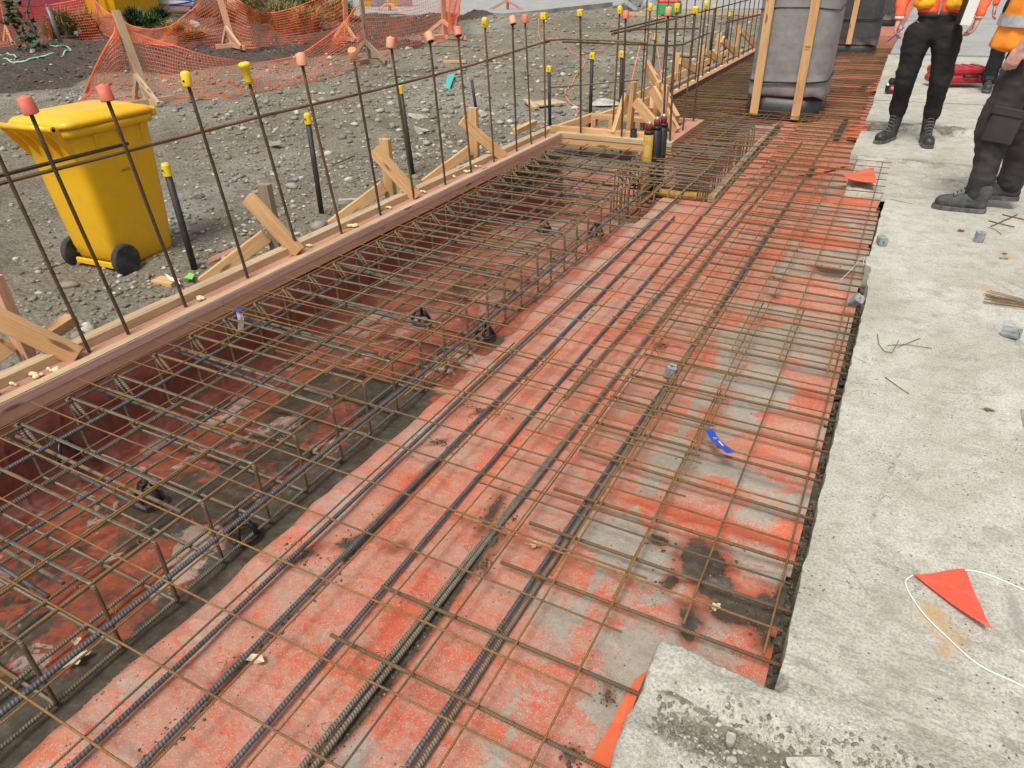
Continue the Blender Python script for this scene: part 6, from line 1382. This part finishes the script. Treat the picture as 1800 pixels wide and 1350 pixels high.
net2('orange net between the weathered grey post and the orange wrapped post', [(638, 0), (690, 4), (740, -6), (776, -25)], [(650, 105), (690, 92), (740, 82), (782, 70)], -.2, .085, .008, 6)
net2('orange net folded back behind the orange wrapped post', [(778, -30), (800, -25), (815, -30)], [(785, 62), (795, 50), (806, 30)], -.2, .10, .012, 7, .02)
net2('orange net at the far left in front of the red hoarding', [(-30, 0), (20, 8), (55, 12), (90, 8), (158, -5)], [(-30, 86), (20, 80), (60, 78), (110, 74), (182, 70)], -.05, .085, .009, 8)

# ------------------------------------------------------------------ planting and things behind
def clump(x, y, z, n, h, spread, mat, label, name='strap_plant', w_=.018, group=None, seed=0, droop=1.0):
    p = atg(x, y); rg = random.Random(seed+int(x)); mb = MB()
    for i in range(n):
        a = rg.uniform(0, 6.28); L_ = h*rg.uniform(.6, 1.15); s = spread*rg.uniform(.3, 1.0); base = Vector((rg.uniform(-1, 1)*spread*.25, rg.uniform(-1, 1)*spread*.25, 0)); d = Vector((math.cos(a), math.sin(a), 0)); sd_ = Vector((-d.y, d.x, 0)); prev = None
        ks = 5; ring = []
        for k in range(ks+1):
            t = k/ks; q = base+d*s*(t**1.4)+U*(L_*(t-.45*droop*t*t*t*(s/spread)*1.4)); w2 = w_*(1-t)**.6*(.5 if k == 0 else 1)+.001; ring += [q-sd_*w2, q+sd_*w2+U*.2*w2]
        mb.add(ring, [(2*k, 2*k+1, 2*k+3, 2*k+2) for k in range(ks)])
    return tag(mb.build(name, mat, loc=p), label, 'plant', group)
gs = 'grasses and strap plants in the planting bed'
for i, (x, y, n, h, s, m, l) in enumerate([(a_, b_, int(c_*1.5), d_*1.5, e_*1.35, f_, g__) for a_, b_, c_, d_, e_, f_, g__ in [
        (120, 62, 420, .62, .55, 'plant_straw', 'straw coloured grass clump behind the leaning grey pipe'), (160, 58, 320, .55, .5, 'plant_straw', 'second straw coloured grass clump right of the leaning grey pipe'), (95, 70, 120, .4, .35, 'plant_straw', 'small dry grass tuft left of the grey pipe'),
        (240, 45, 160, .55, .5, 'plant_dark', 'dark green leafy clump in front of the yellow skip'), (285, 45, 220, .5, .5, 'plant_dark', 'bushy dark green clump below the white wall'), (265, 48, 140, .4, .4, 'plant_green', 'bright green strap clump beside the bushy dark clump'),
        (310, 62, 260, .35, .6, 'plant_straw', 'trodden dry straw heap left of the A braced post'), (345, 70, 180, .25, .55, 'plant_straw', 'flattened dry straw heap under the net'), (400, 48, 260, .7, .6, 'plant_straw', 'dry grass clump behind the A braced post'), (455, 42, 320, .9, .8, 'plant_straw', 'large dry grass clump right of the A braced post'),
        (500, 55, 300, .8, .8, 'plant_straw', 'drooping dry grass clump below the green flax'), (465, 18, 260, 1.1, .9, 'plant_green', 'tall green flax left one at the top of the bed'), (510, 18, 260, 1.1, .9, 'plant_green', 'tall green flax middle one at the top of the bed'), (555, 30, 220, .8, .8, 'plant_green', 'green flax right one beside the dry grass'), (590, 45, 260, .7, .7, 'plant_straw', 'dry grass clump beside the half hidden post'), (605, 40, 160, .7, .6, 'plant_green', 'thin green clump right of the half hidden post'), (545, 55, 260, .6, .7, 'plant_straw', 'dry grass edge of the bed near the net top'), (425, 18, 200, 1.0, .8, 'plant_green', 'green flax behind the top of the A braced post')]]):
    clump(x, y, -.05, n, h, s, m, l, group=gs, seed=i, w_=.014 if m == 'plant_straw' else .028)
# sapling
sp_ = at(68, 78, 0); sap = empty('sapling', sp_, 'young grey stemmed sapling with dark lobed leaves at the top left', 'tree')
mb = MB(); t0 = onY(55, -20, sp_.y)-sp_; mb.tube([(0, 0, -.05), (0.02, 0, .35), (-.05, 0, .7), tuple(t0)], [.03, .026, .022, .018], 8)
for a, b_ in (((0, 0, .3), (-.55, 0, .95)), ((-.02, 0, .5), (-.6, -.1, .6)), ((0, 0, .2), (-.35, -.1, .65))): mb.tube([a, ((a[0]+b_[0])/2, 0, (a[2]+b_[2])/2+.05), b_], [.012, .009, .005], 6)
mb.build('trunk', 'bark', sap, smooth=True)
mb = MB(); rg = random.Random(3)
for i in range(210):
    ce = random.choice([(-.55, 0, .9), (-.35, -.1, .35), (-.55, -.1, .55), (-.2, -.1, .12), (-.4, 0, .7), (0, -.1, .05)]); c = Vector((ce[0]+rg.gauss(0, .13), ce[1]+rg.gauss(0, .12), ce[2]+rg.gauss(0, .10))); a = rg.uniform(0, 6.28); s = rg.uniform(.06, .11)
    R = Euler((rg.uniform(-1, 1), rg.uniform(-1, 1), a)).to_matrix(); pts = [c+R @ Vector((s*r*math.cos(t), s*r*math.sin(t), 0)) for t, r in ((0, 1.2), (.6, .5), (1.2, .9), (2, .4), (3.14, .5), (4.2, .4), (5.1, .9), (5.7, .5))]; mb.add(pts, [tuple(range(8))])
mb.build('crown', 'plant_dark', sap)
# leaning grey pipe, hose
gp0, gp1 = at(107, 75, .0), onY(83, 12, at(107, 75, 0).y)
mb = MB(); mb.tube([gp0, gp1], [.05, .045], 10); mb.tube([gp1, gp1+Vector((-.01, 0, .06))], [.028, .015], 8); tag(mb.build('ground_post', 'pipe_grey', smooth=True), 'short leaning grey pipe post stuck in the dark soil', 'post')
rope('garden_hose', [(-30, 105), (0, 107), (30, 110), (65, 107), (95, 97), (118, 90), (137, 88), (130, 86), (115, 82), (100, 79), (88, 78)], 'g', .018, 'hose_green', 'long pale green garden hose snaking over the dark soil', 'hose', 8)
rope('garden_hose', [(-30, 98), (0, 98), (20, 96), (28, 99), (18, 103), (-5, 104), (-30, 101)], 'g', .018, 'hose_green', 'loop of pale green hose at the left picture edge', 'hose', 8)
# skip / yellow machine
yk = at(205, 22, 0); sk_ = empty('yellow_skip', yk, 'yellow steel skip standing behind the planting', 'skip')
mb = MB(); w2, l2 = 1.6, 1.0
vs = [(-w2*.85, -l2, 0), (w2*.85, -l2, 0), (w2*.85, l2, 0), (-w2*.85, l2, 0), (-w2, -l2*1.1, 1.3), (w2, -l2*1.1, 1.3), (w2, l2*1.1, 1.3), (-w2, l2*1.1, 1.3)]
mb.add(vs, [(3, 2, 1, 0), (0, 1, 5, 4), (1, 2, 6, 5), (2, 3, 7, 6), (3, 0, 4, 7)]); mb.build('hopper', 'bin_yellow', sk_)
for k in range(4): mb = MB(); mb.box((-1.0+k*.66, -1.09, .62), (.07, .07, 1.0), Euler((.07, 0, 0)).to_matrix()); mb.build('side_rib', 'bin_yellow', sk_)
mb = MB(); mb.box((0, -1.13, 1.28), (3.3, .10, .10)); mb.build('top_rail', 'bin_yellow', sk_)
# white wall on a brick base; bins, tree trunk
wl = at(290, 22, 0); wr_ = empty('site_wall', wl, 'off white building wall on a low brick base at the back', 'building', rz=math.radians(28))
mb = MB(); mb.box((0, 1.6, .12), (5.0, .3, .26)); mb.build('brick_base', 'brick_base', wr_); mb = MB(); mb.box((0, 1.66, 2.2), (5.0, .3, 3.9)); mb.build('wall', 'wall_white', wr_)
tk = at(338, 25, 0); tr = empty('tree', tk, 'thick grey tree trunk behind the net left of the flax', 'tree'); mb = MB(); mb.tube([(0, 1, -.1), (0, 1, .4), (.05, 1, 1.5), (.1, 1.1, 5)], [.75, .62, .55, .4], 20); mb.build('trunk', 'bark', tr, smooth=True)
mb = MB()
for i in range(900):
    c = Vector((rg.gauss(0, 1.2), 1+rg.gauss(0, 1.2), 5.6+rg.gauss(0, .8))); s = rg.uniform(.08, .16); R = Euler((rg.uniform(-2, 2), rg.uniform(-2, 2), 0)).to_matrix(); mb.add([c+R @ Vector(v)*s for v in ((1, 0, 0), (0, .5, 0), (-1, 0, 0), (0, -.5, 0))], [(0, 1, 2, 3)])
mb.build('crown', 'plant_dark', tr)
rb_ = at(262, 12, 0); mb = MB(); mb.box((0, 0, .5), (.9, .6, .8), bev=.1); mb.box((0, -.1, .98), (.7, .5, .15), bev=.05); tag(mb.build('site_gear', 'black_plastic', loc=rb_), 'dark machine part against the white wall', 'machinery')
mb = MB(); pz = at(322, 22, .0); mb.tube([(0.45*math.cos(k*.3), .45*math.sin(k*.3), .15+.01*k) for k in range(42)], .03, 6); tag(mb.build('hose_coil', 'blue', loc=pz, smooth=True), 'coiled bright blue hose behind the net', 'hose')
for x, y, s, l in ((345, 48, .28, 'crumpled pale plastic heap on the soil left of the A braced post'), (135, 62, .16, 'clear plastic scrap on the soil by the straw grass'), (60, 92, .14, 'white rag on the dark soil beside the hose')):
    rock('plastic_scrap', x, y, -.05, (s, s*.6, s*.7), l, 'tarp_clear', int(x), cat='plastic scrap')
# red hoarding, far left
hq = at(40, 40, 0); hd = empty('hoarding', hq, 'dark red hoarding panels behind the sapling at the top left', 'hoarding', rz=math.radians(30))
for k in range(5): mb = MB(); mb.box((-8.0+k*2.02, 2.5, 1.2), (2.0, .05, 2.4)); mb.build('panel', 'hoarding_red', hd)
# yellow and purple barrier panels with steel frames beyond the posts
bq = at(655, 20, -.2); br = empty('crowd_barrier', bq, 'yellow and purple panels with a galvanised frame beyond the net', 'barrier', rz=math.radians(15))
for k, m in enumerate(['tape_yellow', 'purple_grey', 'tape_yellow', 'purple_grey']): mb = MB(); mb.box((-.9+k*.62, 1.5, .7), (.58, .06, 1.3)); mb.build('panel', m, br)
mb = MB(); mb.tube([(-.2, 1.2, 0), (-.2, 1.2, 1.6)], .03, 8); mb.tube([(-1.0, 1.2, .5), (1.4, 1.2, .55)], .025, 8); mb.build('frame', 'steel_pole', br, smooth=True)
mb = MB(); mb.box((0, 0, .0), (1.6, .6, .04)); tag(mb.build('grating', 'concrete_far', loc=at(665, 33, -.2)), 'grey patterned grating on the ground below the barrier panels', 'grating')
# far concrete road and kerb timbers, hoarding at the back
rp = [at(640, 34, -.14), at(760, 26, -.14), at(850, 29, -.14), at(930, 22, -.14), at(1000, 14, -.14), at(1100, 3, -.14)]
fr = [at(1160, -12, -.14), at(600, -14, -.14), at(560, 0, -.14)]
rp = [Vector((p.x, p.y)) for p in rp+fr]
poly_slab('road', rp, -.10, -.4, 'concrete_far', .03, .4)
tag(beam('kerb_timber', at(1095, 25, -.12), at(1345, 22, -.12), .10, .12, 'wood_pale'), 'long pale timber lying level across the ground at the far edge of the site', 'timber')
poly_slab('road', [(p.x, p.y) for p in [at(1130, 18, -.14), at(1400, 14, -.14), at(1400, -16, -.14), at(1180, -12, -.14)]], -.13, -.4, 'concrete_far', .02, .5)
gb = at(1175, 25, -.1); g_ = empty('toolbox', gb, 'green toolbox with a red lid at the far timber', 'toolbox'); mb = MB(); mb.box((0, 0, .16), (.75, .4, .32), bev=.02); mb.build('box', 'green_box', g_); mb = MB(); mb.box((0, 0, .36), (.70, .38, .08), bev=.02); mb.build('lid', 'bright_red', g_); mb = MB(); mb.tube([(-.15, 0, .40), (-.12, 0, .50), (.12, 0, .50), (.15, 0, .40)], .02, 6); mb.build('handle', 'bright_red', g_)
for i, (x, y, s) in enumerate([(1120, 12, .5), (1105, 20, .4), (1140, 14, .55), (1090, 14, .35), (1160, 8, .5)]):
    rock('spoil_rock', x, y, -.2, (s, s*.7, s*.8), 'broken grey rubble lump '+['behind the first far yellow cap', 'nearest the far end of the kerb timber', 'right beside the green toolbox', 'leftmost at the road end', 'rearmost above the toolbox'][i], 'concrete_far', 30+i, cat='rubble')
rope('extension_cord', [(1005, 218), (1012, 205), (1015, 195), (1000, 180), (993, 165), (1005, 150), (1012, 135), (1025, 118), (1027, 108), (1010, 95), (990, 80), (970, 70), (950, 62), (948, 40), (960, 25)], 'g', .010, 'cord_orange', 'faded orange extension cord wandering over the gravel behind the box-out', 'cord')
q1_ = onX(1152, 65, -3.0)
mb = MB(); P_ = [onY(1098, 183, 8.6), onY(1112, 135, 8.7), onY(1126, 75, q1_.y-.2), onY(1140, 57, q1_.y-.1), q1_+U*.02, onY(1156, 90, q1_.y), onY(1163, 140, 8.6)]; mb.tube(P_, .007, 6); tag(mb.build('hung_cord', 'cord_orange', smooth=True), 'orange cord looped over the peg left of the far form', 'cord')
mb = MB()
for k in range(14):
    a = rg.uniform(0, 6.28); mb.tube([(0, 0, .05), (.3*math.cos(a), .25*math.sin(a), .08), (.6*math.cos(a+.3), .4*math.sin(a+.3), .01)], .02, 5)
tag(mb.build('tape_heap', 'flag_orange', loc=at(1157, 36, -.2)), 'tangled heap of coral red tape on the far gravel', 'tape')
tag(beam('red_rail', at(1262, 42, -.15), at(1345, 24, -.15), .05, .05, 'hoarding_red'), 'long red metal rail lying on the far gravel', 'rail')
for a, b_, w_, h_, m, l, c in [((780, 108), (820, 108), .09, .05, 'wood_light', 'short loose timber offcut lying on the gravel above the teal wrapper', 'timber'), ((940, 183), (985, 178), .35, .02, 'wood_pale', 'square pale board lying on the gravel left of the box-out', 'board'), ((925, 176), (942, 190), .09, .03, 'wood_pale', 'narrow pale offcut beside the square board', 'timber'),
                             ((595, 355), (640, 352), .05, .04, 'concrete', 'pale angular offcut on the gravel near the third brace', 'offcut'), ((360, 465), (420, 438), .07, .03, 'wood_pink', 'pink timber offcut leaning on the back of the form', 'timber'), ((275, 492), (310, 498), .09, .03, 'wood_light', 'broken timber scrap beside the white paper', 'timber'),
                             ((1175, 92), (1220, 98), .3, .03, 'wood_old', 'weathered board lying behind the far stakes', 'board'), ((1238, 60), (1268, 52), .09, .04, 'wood_old', 'grey board end behind the far form', 'board'), ((1030, 92), (1060, 90), .1, .04, 'brick_base', 'reddish timber piece in the gravel behind the tall pegs', 'timber')]:
    p0_, p1__ = at(*a, -.215), at(*b_, -.215); tag(beam('loose_timber', p0_, p1__, w_, h_, m), l, c)
for px_, mat_, l, s in [([(800, 130), (790, 157), (782, 155), (787, 131)], 'teal', 'teal plastic wrapper standing on the gravel', 0), ([(288, 481), (312, 492), (318, 500), (300, 493)], 'white', 'torn white paper beside the form', 0), ([(322, 489), (333, 480), (341, 481), (338, 491)], 'lime', 'lime green paper scrap beside the peg', 0), ([(297, 104), (308, 103), (311, 109), (299, 110)], 'bright_red', 'crushed orange red can on the soil behind the net', 0)]:
    film([at(x, y, -.19) for x, y in px_], l, mat_)
for a, b_, l in [((1255, 295-0), (0, 0), '')][:0]: pass
for a, b_, l in [((585, 290), (623, 274), 'rusty bar offcut on the gravel right of the first tall peg'), ((0, 497), (118, 462), 'rusty bar lying on the gravel in front of the bin wheels'), ((730, 80), (850, 83), 'thin rusty rod lying on the far gravel')]:
    tag(bar('bar_offcut', at(*a, -.22), at(*b_, -.22), .008, 'steel_rust'), l, 'bar offcut')
# dark far hoardings closing the view
for a, l, m, h_ in [((at(1560, 2, 0), at(1800, 2, 0)), 'dark site hoarding far beyond the slab', 'dark_panel', 3), ((at(1380, -4, 0), at(1560, 2, 0)), 'dark hoarding beyond the far columns', 'dark_panel', 3)]:
    pa, pb = a; d_ = (pb-pa).normalized(); r0 = empty('hoarding', pa, l, 'hoarding')
    n_ = max(3, int((pb-pa).length/2.4))
    for k in range(n_):
        q0, q1 = pa.lerp(pb, k/n_)-pa, pa.lerp(pb, (k+1)/n_)-pa; mb = MB(); c = (q0+q1)/2+U*h_/2+Vector((0, 3, 0)); mb.box(c, ((q1-q0).length-.02, .06, h_), rotx_to(q1-q0)); mb.build('panel', m, r0)
